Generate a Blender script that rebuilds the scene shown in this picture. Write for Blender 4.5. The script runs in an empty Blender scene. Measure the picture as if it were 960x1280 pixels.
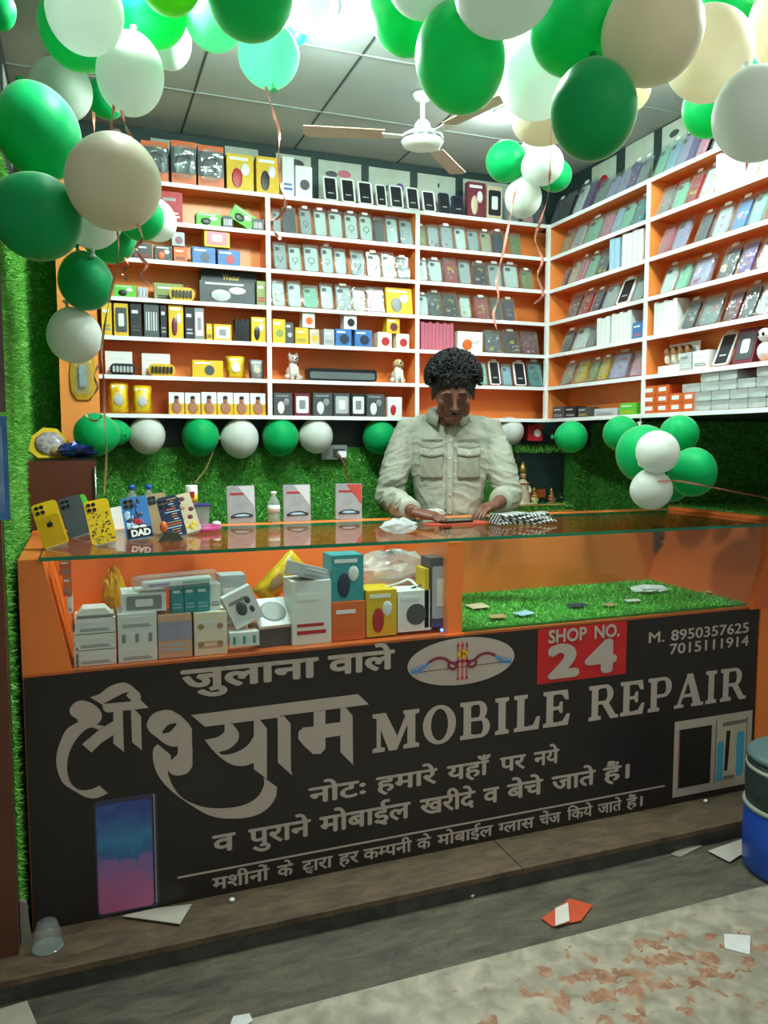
import bpy, bmesh, math, random
import numpy as np
from mathutils import Vector, Matrix, Euler
S = bpy.context.scene
COL = S.collection
# ------------------------------------------------------------------ camera
FPX = 989.86
YAW, PITCH = .3629, -.0866
CAM = Vector((.4619, -2.4142, 1.4187))
CF = Vector((math.sin(YAW)*math.cos(PITCH), math.cos(YAW)*math.cos(PITCH), math.sin(PITCH)))
CR = Vector((math.cos(YAW), -math.sin(YAW), 0))
CU = CR.cross(CF)
cd = bpy.data.cameras.new('camera'); cam = bpy.data.objects.new('camera', cd); COL.objects.link(cam)
cd.sensor_fit = 'HORIZONTAL'; cd.sensor_width = 36; cd.lens = FPX*36/960; cd.clip_start = .02
cam.matrix_world = Matrix(((CR.x, CU.x, -CF.x, CAM.x), (CR.y, CU.y, -CF.y, CAM.y), (CR.z, CU.z, -CF.z, CAM.z), (0, 0, 0, 1)))
S.camera = cam
# ------------------------------------------------------------------ view, world, large lights
S.view_settings.view_transform = 'Standard'; S.view_settings.look = 'None'
S.view_settings.exposure = 0.03; S.view_settings.gamma = 1.0
W = bpy.data.worlds.new('world'); S.world = W; W.use_nodes = True
WB = W.node_tree.nodes['Background']; WB.inputs[0].default_value = (.80, .86, .78, 1); WB.inputs[1].default_value = .34
LIGHTS = [(1.127, .06, 32), (2.098, .528, 8), (2.25, -.30, 18), (.62, -.12, 14), (1.60, -.22, 26), (2.42, -.75, 9)]  # last four are unseen ceiling lamps, added to light the shelves
def area_lamp(x, y, z, watts, size, colour=(.86, 1, .96)):
    d = bpy.data.lights.new('downlight_beam', 'AREA'); d.shape = 'DISK'; d.size = size*1.6; d.energy = watts*.50; d.color = colour
    o = bpy.data.objects.new('downlight_beam', d); o.location = (x, y, z+.035); COL.objects.link(o)
    l = bpy.data.lights.new('downlight_glow', 'POINT'); l.shadow_soft_size = size/2; l.energy = watts*.52; l.color = colour
    o = bpy.data.objects.new('downlight_glow', l); o.location = (x, y, z); COL.objects.link(o); return o
for (x, y, w) in LIGHTS: area_lamp(x, y, 2.66 if w > 8 else 2.69, w, .09 if w > 8 else .05)
# added fill from outside, brightens the floor and the balloon fronts
front_fill = bpy.data.lights.new('added_front_fill', 'AREA'); front_fill.shape = 'RECTANGLE'; front_fill.size = 1.6; front_fill.size_y = 1.0; front_fill.energy = 24; front_fill.color = (1, .90, .78)
so = bpy.data.objects.new('added_front_fill', front_fill); so.location = (2.2, -3.3, 3.2); so.rotation_euler = (.45, 0, 0); COL.objects.link(so)

# ------------------------------------------------------------------ helpers
def lin(h):
    h = h.lstrip('#'); r = []
    for i in (0, 2, 4):
        c = int(h[i:i+2], 16)/255; r.append(c/12.92 if c <= .04045 else ((c+.055)/1.055)**2.4)
    return tuple(r)
MC = {}
def mat(name, hexc, rough=.5, metal=0, var=.08, scale=14, bump=0, bscale=60, spec=.5, alt=None, emis=0, trans=0, coat=0):
    """principled material whose colour is broken up by noise; alt = second colour mixed in by the noise"""
    key = (name, hexc, rough, metal, var, scale, bump, alt, emis)
    if key in MC: return MC[key]
    m = bpy.data.materials.new(name); m.use_nodes = True; nt = m.node_tree; p = nt.nodes['Principled BSDF']
    c = lin(hexc)
    tc = nt.nodes.new('ShaderNodeTexCoord'); n = nt.nodes.new('ShaderNodeTexNoise'); n.inputs['Scale'].default_value = scale; n.inputs['Detail'].default_value = 5
    nt.links.new(tc.outputs['Object'], n.inputs['Vector'])
    r = nt.nodes.new('ShaderNodeValToRGB'); nt.links.new(n.outputs['Fac'], r.inputs['Fac'])
    r.color_ramp.elements[0].position = .3; r.color_ramp.elements[1].position = .7
    c2 = lin(alt) if alt else tuple(min(1, v*(1+var)) for v in c)
    c1 = c if alt else tuple(v*(1-var) for v in c)
    r.color_ramp.elements[0].color = (*c1, 1); r.color_ramp.elements[1].color = (*c2, 1)
    nt.links.new(r.outputs['Color'], p.inputs['Base Color'])
    p.inputs['Roughness'].default_value = rough; p.inputs['Metallic'].default_value = metal
    p.inputs['Specular IOR Level'].default_value = spec; p.inputs['Coat Weight'].default_value = coat
    if emis: p.inputs['Emission Color'].default_value = (*c, 1); p.inputs['Emission Strength'].default_value = emis
    if bump:
        n2 = nt.nodes.new('ShaderNodeTexNoise'); n2.inputs['Scale'].default_value = bscale; n2.inputs['Detail'].default_value = 4
        nt.links.new(tc.outputs['Object'], n2.inputs['Vector'])
        b = nt.nodes.new('ShaderNodeBump'); b.inputs['Strength'].default_value = bump; b.inputs['Distance'].default_value = .01
        nt.links.new(n2.outputs['Fac'], b.inputs['Height']); nt.links.new(b.outputs['Normal'], p.inputs['Normal'])
    MC[key] = m; return m
def film(name, tint='#f4fbfa', gloss=.12, rough=.08, haze=0.0, fres=1.5):
    """thin clear sheet: see-through with fresnel gloss; haze adds some milky diffuse"""
    if name in MC: return MC[name]
    m = bpy.data.materials.new(name); m.use_nodes = True; nt = m.node_tree; nt.nodes.clear()
    o = nt.nodes.new('ShaderNodeOutputMaterial'); t = nt.nodes.new('ShaderNodeBsdfTransparent'); g = nt.nodes.new('ShaderNodeBsdfGlossy')
    t.inputs[0].default_value = (*lin(tint), 1); g.inputs['Roughness'].default_value = rough
    fr = nt.nodes.new('ShaderNodeLayerWeight'); fr.inputs['Blend'].default_value = .5
    pw = nt.nodes.new('ShaderNodeMath'); pw.operation = 'POWER'; pw.inputs[1].default_value = 4.6; nt.links.new(fr.outputs['Facing'], pw.inputs[0])
    ad = nt.nodes.new('ShaderNodeMath'); ad.operation = 'MULTIPLY_ADD'; ad.use_clamp = True; ad.inputs[1].default_value = .8; ad.inputs[2].default_value = gloss*.5+.03
    nt.links.new(pw.outputs[0], ad.inputs[0])
    n = nt.nodes.new('ShaderNodeTexNoise'); n.inputs['Scale'].default_value = 25; tc = nt.nodes.new('ShaderNodeTexCoord'); nt.links.new(tc.outputs['Object'], n.inputs['Vector'])
    if name != 'counter_glass':
        b = nt.nodes.new('ShaderNodeBump'); b.inputs['Strength'].default_value = .5; b.inputs['Distance'].default_value = .02
        nt.links.new(n.outputs['Fac'], b.inputs['Height']); nt.links.new(b.outputs[0], g.inputs['Normal'])
    mx = nt.nodes.new('ShaderNodeMixShader'); nt.links.new(ad.outputs[0], mx.inputs[0]); nt.links.new(t.outputs[0], mx.inputs[1]); nt.links.new(g.outputs[0], mx.inputs[2])
    last = mx
    if haze:
        d = nt.nodes.new('ShaderNodeBsdfDiffuse'); d.inputs[0].default_value = (.8, .84, .84, 1)
        m2 = nt.nodes.new('ShaderNodeMixShader'); m2.inputs[0].default_value = haze
        nt.links.new(mx.outputs[0], m2.inputs[1]); nt.links.new(d.outputs[0], m2.inputs[2]); last = m2
    nt.links.new(last.outputs[0], o.inputs[0]); MC[name] = m; return m

class MB:
    """collects faces of several shapes and links them as one mesh"""
    def __init__(s): s.v = []; s.f = []; s.m = []; s.s = []
    def add(s, vs, fs, m=0, sm=False):
        k = len(s.v); s.v += [tuple(v) for v in vs]; s.f += [tuple(i+k for i in f) for f in fs]; s.m += [m]*len(fs); s.s += [sm]*len(fs); return s
    def box(s, x0, x1, y0, y1, z0, z1, m=0, mtx=None):
        vs = [(x, y, z) for x in (x0, x1) for y in (y0, y1) for z in (z0, z1)]
        if mtx is not None: vs = [mtx @ Vector(v) for v in vs]
        return s.add(vs, [(0, 1, 3, 2), (4, 6, 7, 5), (0, 4, 5, 1), (2, 3, 7, 6), (0, 2, 6, 4), (1, 5, 7, 3)], m)
    def prism(s, pts, y0, y1, m=0, ax='y', smooth=False):
        """closed polygon (a,b) extruded; ax y: points are x,z; ax z: points are x,y"""
        n = len(pts)
        if ax == 'y': a = [(p[0], y0, p[1]) for p in pts]; b = [(p[0], y1, p[1]) for p in pts]
        elif ax == 'z': a = [(p[0], p[1], y0) for p in pts]; b = [(p[0], p[1], y1) for p in pts]
        else: a = [(y0, p[0], p[1]) for p in pts]; b = [(y1, p[0], p[1]) for p in pts]
        k = len(s.v); s.add(a+b, [tuple(range(n)), tuple(range(2*n-1, n-1, -1))], m)
        s.f += [(k+i, k+(i+1) % n, k+n+(i+1) % n, k+n+i) for i in range(n)]; s.m += [m]*n; s.s += [smooth]*n; return s
    def rrect(s, x0, x1, z0, z1, r, y0, y1, m=0, seg=4):
        return s.prism(rr(x0, x1, z0, z1, r, seg), y0, y1, m)
    def tube(s, path, rad, seg=8, m=0, caps=True, flat=1.0, sm=True):
        P = [Vector(p) for p in path]; n = len(P)
        R = rad if isinstance(rad, (list, tuple)) else [rad]*n
        k = len(s.v); up = Vector((0, 0, 1)); prev = None
        for i in range(n):
            d = (P[min(i+1, n-1)]-P[max(i-1, 0)]).normalized()
            if prev is None: a = d.cross(up if abs(d.z) < .9 else Vector((1, 0, 0))).normalized()
            else: a = (prev-d*prev.dot(d)).normalized()
            prev = a; b = d.cross(a)
            for j in range(seg):
                t = 2*math.pi*j/seg; s.v.append(tuple(P[i]+(a*math.cos(t)+b*math.sin(t)*flat)*R[i]))
        fs = [(k+i*seg+j, k+i*seg+(j+1) % seg, k+(i+1)*seg+(j+1) % seg, k+(i+1)*seg+j) for i in range(n-1) for j in range(seg)]
        if caps: fs += [tuple(k+j for j in range(seg))[::-1], tuple(k+(n-1)*seg+j for j in range(seg))]
        s.f += fs; s.m += [m]*len(fs); s.s += [sm]*len(fs); return s
    def lathe(s, prof, seg=20, m=0, c=(0, 0, 0), mtx=None, sm=True):
        k = len(s.v); n = len(prof)
        for (r, z) in prof:
            for j in range(seg):
                t = 2*math.pi*j/seg; v = Vector((r*math.cos(t), r*math.sin(t), z))
                if mtx is not None: v = mtx @ v
                s.v.append(tuple(v+Vector(c)))
        fs = [(k+i*seg+j, k+i*seg+(j+1) % seg, k+(i+1)*seg+(j+1) % seg, k+(i+1)*seg+j) for i in range(n-1) for j in range(seg)]
        s.f += fs; s.m += [m]*len(fs); s.s += [sm]*len(fs)
        if prof[0][0] > 1e-4: s.f.append(tuple(k+j for j in range(seg))[::-1]); s.m.append(m); s.s.append(False)
        if prof[-1][0] > 1e-4: s.f.append(tuple(k+(n-1)*seg+j for j in range(seg))); s.m.append(m); s.s.append(False)
        return s
    def ball(s, c, r, seg=12, m=0, mtx=None):
        if not isinstance(r, (tuple, list)): r = (r, r, r)
        n = max(4, seg//2); k = len(s.v); M = mtx if mtx is not None else Matrix.Identity(3)
        vs = []
        for i in range(n+1):
            a = math.pi*i/n
            for j in range(seg):
                t = 2*math.pi*j/seg
                vs.append(M @ Vector((r[0]*math.sin(a)*math.cos(t), r[1]*math.sin(a)*math.sin(t), -r[2]*math.cos(a)))+Vector(c))
        return s.add(vs, [(i*seg+j, i*seg+(j+1) % seg, (i+1)*seg+(j+1) % seg, (i+1)*seg+j) for i in range(n) for j in range(seg)], m, True)
    def mesh(s, name, mats):
        me = bpy.data.meshes.new(name); me.from_pydata(s.v, [], s.f)
        for x in (mats if isinstance(mats, (list, tuple)) else [mats]): me.materials.append(x)
        me.polygons.foreach_set('material_index', s.m); me.polygons.foreach_set('use_smooth', s.s); me.update(); return me
    def build(s, name, mats, parent=None, loc=(0, 0, 0), rot=(0, 0, 0)):
        o = bpy.data.objects.new(name, s.mesh(name, mats)); COL.objects.link(o); o.location = loc; o.rotation_euler = rot
        if parent: o.parent = parent
        return o
def rr(x0, x1, z0, z1, r, seg=4):
    pts = []
    for (cx, cz, a0) in ((x1-r, z0+r, -90), (x1-r, z1-r, 0), (x0+r, z1-r, 90), (x0+r, z0+r, 180)):
        for i in range(seg+1):
            a = math.radians(a0+90*i/seg); pts.append((cx+r*math.cos(a), cz+r*math.sin(a)))
    return pts
def tag(o, label, cat, group=None, kind=None):
    if label: o['label'] = label
    if cat: o['category'] = cat
    if group: o['group'] = group
    if kind: o['kind'] = kind
    return o
def thing(name, label, cat, loc=(0, 0, 0), rot=(0, 0, 0), group=None):
    o = bpy.data.objects.new(name, None); COL.objects.link(o); o.location = loc; o.rotation_euler = rot; o.empty_display_size = .05
    return tag(o, label, cat, group)
def struct(name, mb, m): o = mb.build(name, m); o['kind'] = 'structure'; return o
def ray(px, py): return CF+CR*((px-480)/FPX)-CU*((py-640)/FPX)
def at(px, py, ax, c):
    d = ray(px, py); i = 'XYZ'.index(ax); return CAM+d*((c-CAM[i])/d[i])
def dep(px, py, D): return CAM+ray(px, py)*D            # D metres along the view axis
def proj(P): v = Vector(P)-CAM; d = v.dot(CF); return 480+FPX*v.dot(CR)/d, 640-FPX*v.dot(CU)/d, d
def solve(px, fn, lo, hi):
    for _ in range(40):
        mid = (lo+hi)/2
        if (proj(fn(mid))[0] < px) == (proj(fn(lo))[0] < proj(fn(hi))[0]): lo = mid
        else: hi = mid
    return (lo+hi)/2
ORD = ['zeroth', 'first', 'second', 'third', 'fourth', 'fifth', 'sixth', 'seventh', 'eighth', 'ninth', 'tenth', 'eleventh', 'twelfth', 'thirteenth', 'fourteenth', 'fifteenth', 'sixteenth']

# ------------------------------------------------------------------ shared materials
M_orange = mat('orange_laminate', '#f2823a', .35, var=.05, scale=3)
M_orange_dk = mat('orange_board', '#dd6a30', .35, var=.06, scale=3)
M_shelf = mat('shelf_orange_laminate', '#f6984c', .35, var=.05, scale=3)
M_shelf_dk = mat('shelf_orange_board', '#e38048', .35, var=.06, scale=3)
M_white = mat('white_edge_band', '#eff6f4', .35, var=.02)
M_whitep = mat('white_plastic', '#eef1f0', .3, var=.03)
M_black = mat('black_plastic', '#17181b', .3, var=.1)
M_dark = mat('dark_paint', '#233a38', .6, var=.08, scale=4)
M_film = film('clear_film', gloss=.13, haze=.05)
M_glass = film('counter_glass', tint='#fafefc', gloss=.0, rough=.0)
M_gedge = mat('green_glass_edge', '#0f7a55', .15, var=.1)
M_clear = film('clear_plastic', gloss=.08, haze=.16)
# ================================================================== the setting
XL, XS, YB, ZC = .25, 2.81, 1.24, 2.76       # left wall, upper right wall, back wall, ceiling
ZF = -.0656                                   # outer floor
M_turfbase = mat('turf_backing', '#37882f', .95, var=.25, scale=30, bump=.6, bscale=300)
def turf_mat(name, a, b):
    m = bpy.data.materials.new(name); m.use_nodes = True; nt = m.node_tree; p = nt.nodes['Principled BSDF']
    g = nt.nodes.new('ShaderNodeNewGeometry'); r = nt.nodes.new('ShaderNodeValToRGB')
    nt.links.new(g.outputs['Random Per Island'], r.inputs['Fac']); nt.links.new(r.outputs[0], p.inputs['Base Color'])
    r.color_ramp.elements[0].color = (*lin(a), 1); r.color_ramp.elements[1].color = (*lin(b), 1); p.inputs['Roughness'].default_value = .5
    return m
M_turf = turf_mat('turf_blades', '#3aa02c', '#98e668')
def turf(name, o, u, v, n, density=14000, L=.026, w=.0036, seed=1, parent=None, down=None, skip=None):
    """short blades standing on the parallelogram o + s*u + t*v, normal n"""
    rng = np.random.default_rng(seed); o, u, v, n = map(lambda a: np.array(a, float), (o, u, v, n))
    N = int(density*np.linalg.norm(np.cross(u, v)))
    s, t = rng.random(N), rng.random(N)
    base = o+s[:, None]*u+t[:, None]*v
    if skip is not None: base = base[~skip(base)]; N = len(base)
    d = n+rng.normal(0, .75, (N, 3)); d -= np.minimum(0, (d@n)-.15)[:, None]*n
    if down is not None: d += np.array(down)
    d /= np.linalg.norm(d, axis=1)[:, None]
    side = np.cross(d, rng.normal(0, 1, (N, 3))); side /= np.linalg.norm(side, axis=1)[:, None]
    ln = L*(.6+.6*rng.random(N))[:, None]; V = np.empty((N, 3, 3))
    V[:, 0] = base-side*w/2; V[:, 1] = base+side*w/2; V[:, 2] = base+d*ln
    me = bpy.data.meshes.new(name); me.vertices.add(3*N); me.vertices.foreach_set('co', V.reshape(-1)); me.loops.add(3*N); me.loops.foreach_set('vertex_index', np.arange(3*N, dtype=np.int32))
    me.polygons.add(N); me.polygons.foreach_set('loop_start', np.arange(0, 3*N, 3, dtype=np.int32)); me.polygons.foreach_set('loop_total', np.full(N, 3, np.int32)); me.update()
    me.materials.append(M_turf); ob = bpy.data.objects.new(name, me); COL.objects.link(ob); ob['kind'] = 'stuff'
    if parent: ob.parent = parent
    return ob
# floors
def stone_mat(name, a, b, c, sc, rough=.35):
    m = bpy.data.materials.new(name); m.use_nodes = True; nt = m.node_tree; p = nt.nodes['Principled BSDF']; tc = nt.nodes.new('ShaderNodeTexCoord')
    mp = nt.nodes.new('ShaderNodeMapping'); mp.inputs['Scale'].default_value = (1, 3.2, 1); nt.links.new(tc.outputs['Object'], mp.inputs[0])
    n1 = nt.nodes.new('ShaderNodeTexNoise'); n1.inputs['Scale'].default_value = sc; n1.inputs['Detail'].default_value = 10; n1.inputs['Roughness'].default_value = .72; n1.inputs['Distortion'].default_value = .6
    nt.links.new(mp.outputs[0], n1.inputs['Vector']); r = nt.nodes.new('ShaderNodeValToRGB'); nt.links.new(n1.outputs[0], r.inputs[0])
    r.color_ramp.elements[0].position = .33; r.color_ramp.elements[0].color = (*lin(a), 1); r.color_ramp.elements[1].position = .68; r.color_ramp.elements[1].color = (*lin(c), 1)
    e = r.color_ramp.elements.new(.5); e.color = (*lin(b), 1)
    n2 = nt.nodes.new('ShaderNodeTexNoise'); n2.inputs['Scale'].default_value = 220; n2.inputs['Detail'].default_value = 3; nt.links.new(tc.outputs['Object'], n2.inputs['Vector'])
    mx = nt.nodes.new('ShaderNodeMix'); mx.data_type = 'RGBA'; mx.blend_type = 'OVERLAY'; mx.inputs[0].default_value = .55
    nt.links.new(r.outputs[0], mx.inputs[6]); nt.links.new(n2.outputs[0], mx.inputs[7]); nt.links.new(mx.outputs[2], p.inputs['Base Color']); p.inputs['Roughness'].default_value = rough
    b_ = nt.nodes.new('ShaderNodeBump'); b_.inputs['Strength'].default_value = .15; b_.inputs['Distance'].default_value = .004; nt.links.new(n1.outputs[0], b_.inputs['Height']); nt.links.new(b_.outputs[0], p.inputs['Normal'])
    return m
M_step = stone_mat('brown_granite', '#3e352a', '#5b4d3c', '#756149', 9, .5)
M_riser = stone_mat('dark_granite', '#2c2e2b', '#3d3f3a', '#55524a', 9, .45)
M_slab = stone_mat('grey_brown_stone', '#3d3e38', '#585448', '#716a5a', 6, .4)
def terrazzo():
    m = bpy.data.materials.new('beige_terrazzo'); m.use_nodes = True; nt = m.node_tree; p = nt.nodes['Principled BSDF']; tc = nt.nodes.new('ShaderNodeTexCoord')
    def noise(sc, det, dist=0):
        n = nt.nodes.new('ShaderNodeTexNoise'); n.inputs['Scale'].default_value = sc; n.inputs['Detail'].default_value = det; n.inputs['Distortion'].default_value = dist; nt.links.new(tc.outputs['Object'], n.inputs['Vector']); return n
    def ramp(src, els):
        r = nt.nodes.new('ShaderNodeValToRGB'); nt.links.new(src, r.inputs[0]); r.color_ramp.elements[0].position = els[0][0]; r.color_ramp.elements[0].color = (*lin(els[0][1]), 1)
        r.color_ramp.elements[1].position = els[-1][0]; r.color_ramp.elements[1].color = (*lin(els[-1][1]), 1)
        for q in els[1:-1]: e = r.color_ramp.elements.new(q[0]); e.color = (*lin(q[1]), 1)
        return r
    base = ramp(noise(15, 14, .5).outputs[0], [(.30, '#827c6d'), (.5, '#9d9684'), (.70, '#b5ab98')])
    patch = ramp(noise(26, 5, .8).outputs[0], [(.3, '#7d5540'), (.5, '#a07458'), (.72, '#b39a80')])
    # two patches of broken brown stone let into the floor
    g = nt.nodes.new('ShaderNodeMapping'); g.inputs['Location'].default_value = (-1.88/.55, .72/.17, 0); g.inputs['Scale'].default_value = (1/.55, 1/.17, 0); nt.links.new(tc.outputs['Object'], g.inputs[0])
    ln = nt.nodes.new('ShaderNodeVectorMath'); ln.operation = 'LENGTH'; nt.links.new(g.outputs[0], ln.inputs[0])
    ed = noise(16, 6, .5); ma = nt.nodes.new('ShaderNodeMath'); ma.operation = 'MULTIPLY_ADD'; ma.inputs[1].default_value = 5.2; nt.links.new(ed.outputs[0], ma.inputs[0]); nt.links.new(ln.outputs['Value'], ma.inputs[2])
    mk = ramp(ma.outputs[0], [(0, '#ffffff'), (1, '#000000')])
    sub = nt.nodes.new('ShaderNodeMath'); sub.operation = 'LESS_THAN'; sub.inputs[1].default_value = 2.95; nt.links.new(ma.outputs[0], sub.inputs[0])
    vor = nt.nodes.new('ShaderNodeTexVoronoi'); vor.inputs['Scale'].default_value = 45; vor.feature = 'DISTANCE_TO_EDGE'; nt.links.new(tc.outputs['Object'], vor.inputs['Vector'])
    gt = nt.nodes.new('ShaderNodeMath'); gt.operation = 'GREATER_THAN'; gt.inputs[1].default_value = .012; nt.links.new(vor.outputs['Distance'], gt.inputs[0])
    mu = nt.nodes.new('ShaderNodeMath'); mu.operation = 'MULTIPLY'; nt.links.new(sub.outputs[0], mu.inputs[0]); nt.links.new(gt.outputs[0], mu.inputs[1])
    mx = nt.nodes.new('ShaderNodeMix'); mx.data_type = 'RGBA'; nt.links.new(mu.outputs[0], mx.inputs[0]); nt.links.new(base.outputs[0], mx.inputs[6]); nt.links.new(patch.outputs[0], mx.inputs[7])
    nt.links.new(mx.outputs[2], p.inputs['Base Color']); p.inputs['Roughness'].default_value = .45
    return m
f = struct('floor', MB().box(-3, 6, -6, -.488, ZF-.1, ZF), terrazzo())
MB().box(-3, 6, -.488, -.2014, ZF-.1, ZF-.0008).build('floor_slab', M_slab, f)
MB().box(-3, 6, -.2014, 1.4, ZF-.1, -.018).build('step', M_riser, f)
st = MB(); x = -3.0
while x < 5.9: st.box(x, x+2.396, -.207, .01, -.018, 0); x += 2.4
st.build('step_tread', M_step, f)
MB().box(.2, 4.3, .01, 1.3, -.018, 0).build('inner_floor', M_slab, f)
# walls
wb = struct('wall_back', MB().box(.1, 4.3, YB, YB+.12, 0, 2.9), M_dark)
MB().box(XL, 3.07, YB-.008, YB, .0, 1.40).build('turf_backing', M_turfbase, wb)
turf('grass_blades', (XL, YB-.008, .95), (3.06-XL, 0, 0), (0, 0, .42), (0, -1, 0), 17000, seed=2, parent=wb, skip=lambda b: (b[:, 0] > 2.6) & (b[:, 0] < 2.93) & (b[:, 2] > 1.15) & (b[:, 2] < 1.39))
wl = struct('wall_left', MB().box(XL-.12, XL, -.055, YB, -.0, 2.9), M_dark)
MB().box(XL, XL+.006, -.05, YB-.01, 0, 2.28).build('turf_backing', M_turfbase, wl)
turf('grass_blades', (XL+.006, -.05, 0), (0, YB+.03, 0), (0, 0, 2.28), (1, 0, 0), 15000, L=.022, seed=3, parent=wl)
M_maroon = mat('brown_door_paint', '#6b3a26', .5, var=.15, scale=5, alt='#54301f')
struct('trim_1', MB().box(XL-2.5, XL+.004, -.10, -.055, ZF, 2.9), M_maroon)
MB().box(XL, .39, YB-.008, YB, 1.40, 2.30).build('turf_backing', M_turfbase, wb)
turf('grass_blades', (XL, YB-.008, 1.37), (.145, 0, 0), (0, 0, .93), (0, -1, 0), 17000, seed=7, parent=wb)
struct('trim_2', MB().box(4.3, 6.0, -1.0, YB, ZF, 2.9), M_maroon)
# back return between the left wall and the shelves, turf covered
wr = struct('wall_right', MB().box(XS, 4.3, -1.0, YB, 1.535, 2.9), M_dark)
lo = MB().prism([(3.06, YB), (3.2, .80), (4.3, .74), (4.3, YB)], 0, 1.53, ax='z').build('lower_wall', M_turfbase, wr)
turf('grass_blades', (3.058, YB, .95), (.14, -.44, 0), (0, 0, .58), (-.95, -.3, 0), 16000, seed=4, parent=wr)
turf('grass_blades', (3.2, .798, .95), (1.1, -.06, 0), (0, 0, .58), (-.05, -1, 0), 16000, seed=5, parent=wr)
# grass covered ledge right of the counter
lg = MB().box(3.135, 4.3, -.02, .735, 0, 1.10).build('grass_ledge', M_turfbase); tag(lg, 'grass covered ledge beyond the right end of the glass counter', 'ledge')
turf('grass_blades', (3.14, -.02, 1.10), (1.16, 0, 0), (0, .75, 0), (0, 0, 1), 16000, L=.028, seed=6, parent=lg)
MB().box(3.10, 3.13, -.02, .66, 1.02, 1.115).build('wooden_edge', M_orange, lg)
# ceiling with lay-in tiles
ce = struct('ceiling', MB().box(.1, 4.35, -1.2, YB+.12, ZC+.014, ZC+.12), mat('ceiling_slab', '#55605c', .8))
M_tile = mat('ceiling_tile_board', '#a9b3b0', .75, var=.03, scale=3, bump=.1, bscale=200)
gx = [-.105+.505*i for i in range(0, 8)]; gy = [-1.22, -.72, -.21, .295, .80, 1.305]
tm = MB().box(.004, .501, .004, .501, 0, .012).mesh('ceiling_tile', [M_tile])
for i, x in enumerate(gx):
    for y in gy[:-1]:
        if x > 2.7 or x < -.2: continue
        o = bpy.data.objects.new('ceiling_tile', tm); COL.objects.link(o); o.location = (x, y, ZC); o.parent = ce
        o.scale = (1, min(1, (YB-y)/.505) if y+.5 > YB else 1, 1)
gb = MB()
for y in gy[1:-1]: gb.box(.1, XS, y-.004, y+.004, ZC-.004, ZC+.013)
gb.build('ceiling_grid', mat('grid_bar', '#98a5a1', .4), ce)
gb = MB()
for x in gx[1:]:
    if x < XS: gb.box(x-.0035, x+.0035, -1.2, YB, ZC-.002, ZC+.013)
gb.build('ceiling_grid', mat('painted_gap_shade', '#3f4a48', .6), ce)  # dark colour paints the shade in the gaps between tiles
# ceiling lights
for i, (x, y, w) in enumerate(LIGHTS):
    r = .10 if w > 8 else .032
    lab = (['round ceiling light glowing behind the mint balloon', 'small bright ceiling spotlight right of the fan', 'added round ceiling light hidden above the cream balloons at right', 'added unseen ceiling light above the balloons at left', 'added unseen ceiling light above the middle front balloons', 'round ceiling light above the cream balloons at the front end of the side wall'])[i]
    t = thing('ceiling_light', lab, 'light', (x, y, ZC), group=None)
    MB().lathe([(r*1.18, 0), (r*1.18, -.012), (r, -.03), (r*.96, -.03), (r*.96, -.012)], 24).build('rim', M_whitep, t)
    MB().lathe([(.001, -.026), (r*.95, -.026)], 24).build('diffuser', mat('lit_diffuser', '#f4fffb', .4, emis=9), t)

# ================================================================== shelf units
YS, XC, SD = 1.0934, 2.678, .13
ZS = [1.5426+.16027*(6-k) for k in range(7)]
sh = thing('wall_shelf', 'orange shelf unit with white edges along the back wall', 'shelf', (.53, YS, ZS[6]))
def wbox(mb, *a):                      # world-space box for a child of an Empty
    return mb.box(*a)
def wpart(mb, name, m, parent):
    o = mb.build(name, m); o.parent = parent; o.matrix_parent_inverse = Matrix.Translation(-Vector(parent.location)) if not any(parent.rotation_euler) else parent.matrix_basis.inverted(); return o
XA = .535
T = .010
for k in range(7):
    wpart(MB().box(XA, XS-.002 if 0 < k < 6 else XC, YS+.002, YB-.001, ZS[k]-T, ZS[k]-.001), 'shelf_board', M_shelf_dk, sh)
    wpart(MB().box(XA, XC, YS-.002, YS+.002, ZS[k]-T-.007, ZS[k]), 'white_edge', M_white, sh)
for xd in (1.250, 1.962):
    wpart(MB().box(xd-.006, xd+.006, YS+.002, YB-.002, ZS[6], ZS[0]-T), 'divider', M_shelf, sh)
    wpart(MB().box(xd-.010, xd+.010, YS-.004, YS+.002, ZS[6]-T, ZS[0]-T), 'white_edge', M_white, sh)
wpart(MB().box(XA, XS-.002, YB-.006, YB-.001, ZS[6], ZS[0]), 'back_panel', M_shelf, sh)
wpart(MB().box(XA-.15, XA, YS-.012, YB, 1.385, 2.62), 'end_board', M_shelf, sh)
wpart(MB().box(XC-.012, XC+.006, YS-.006, YS+.012, ZS[6]-T, ZS[0]), 'corner_post', M_white, sh)
s2 = thing('wall_shelf', 'orange shelf unit with white edges on the right-hand wall', 'shelf', (XC, .3, ZS[6]))
YE = -.72
for k in range(7):
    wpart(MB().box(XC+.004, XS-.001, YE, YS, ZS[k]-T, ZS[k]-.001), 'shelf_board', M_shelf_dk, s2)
    wpart(MB().box(XC, XC+.004, YE, YS-.006, ZS[k]-T-.007, ZS[k]), 'white_edge', M_white, s2)
for yd in (.347, -.70):
    wpart(MB().box(XC+.002, XS-.002, yd-.006, yd+.006, ZS[6], ZS[0]-T), 'divider', M_shelf, s2)
    wpart(MB().box(XC-.002, XC+.004, yd-.010, yd+.010, ZS[6]-T, ZS[0]-T), 'white_edge', M_white, s2)
wpart(MB().box(XS-.006, XS-.001, YE, YS, ZS[6], ZS[0]), 'back_panel', M_shelf, s2)
wpart(MB().box(XC+.006, XS, YS-.006, YS+.006, ZS[6], ZS[0]-T), 'end_board', M_shelf, s2)

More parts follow.
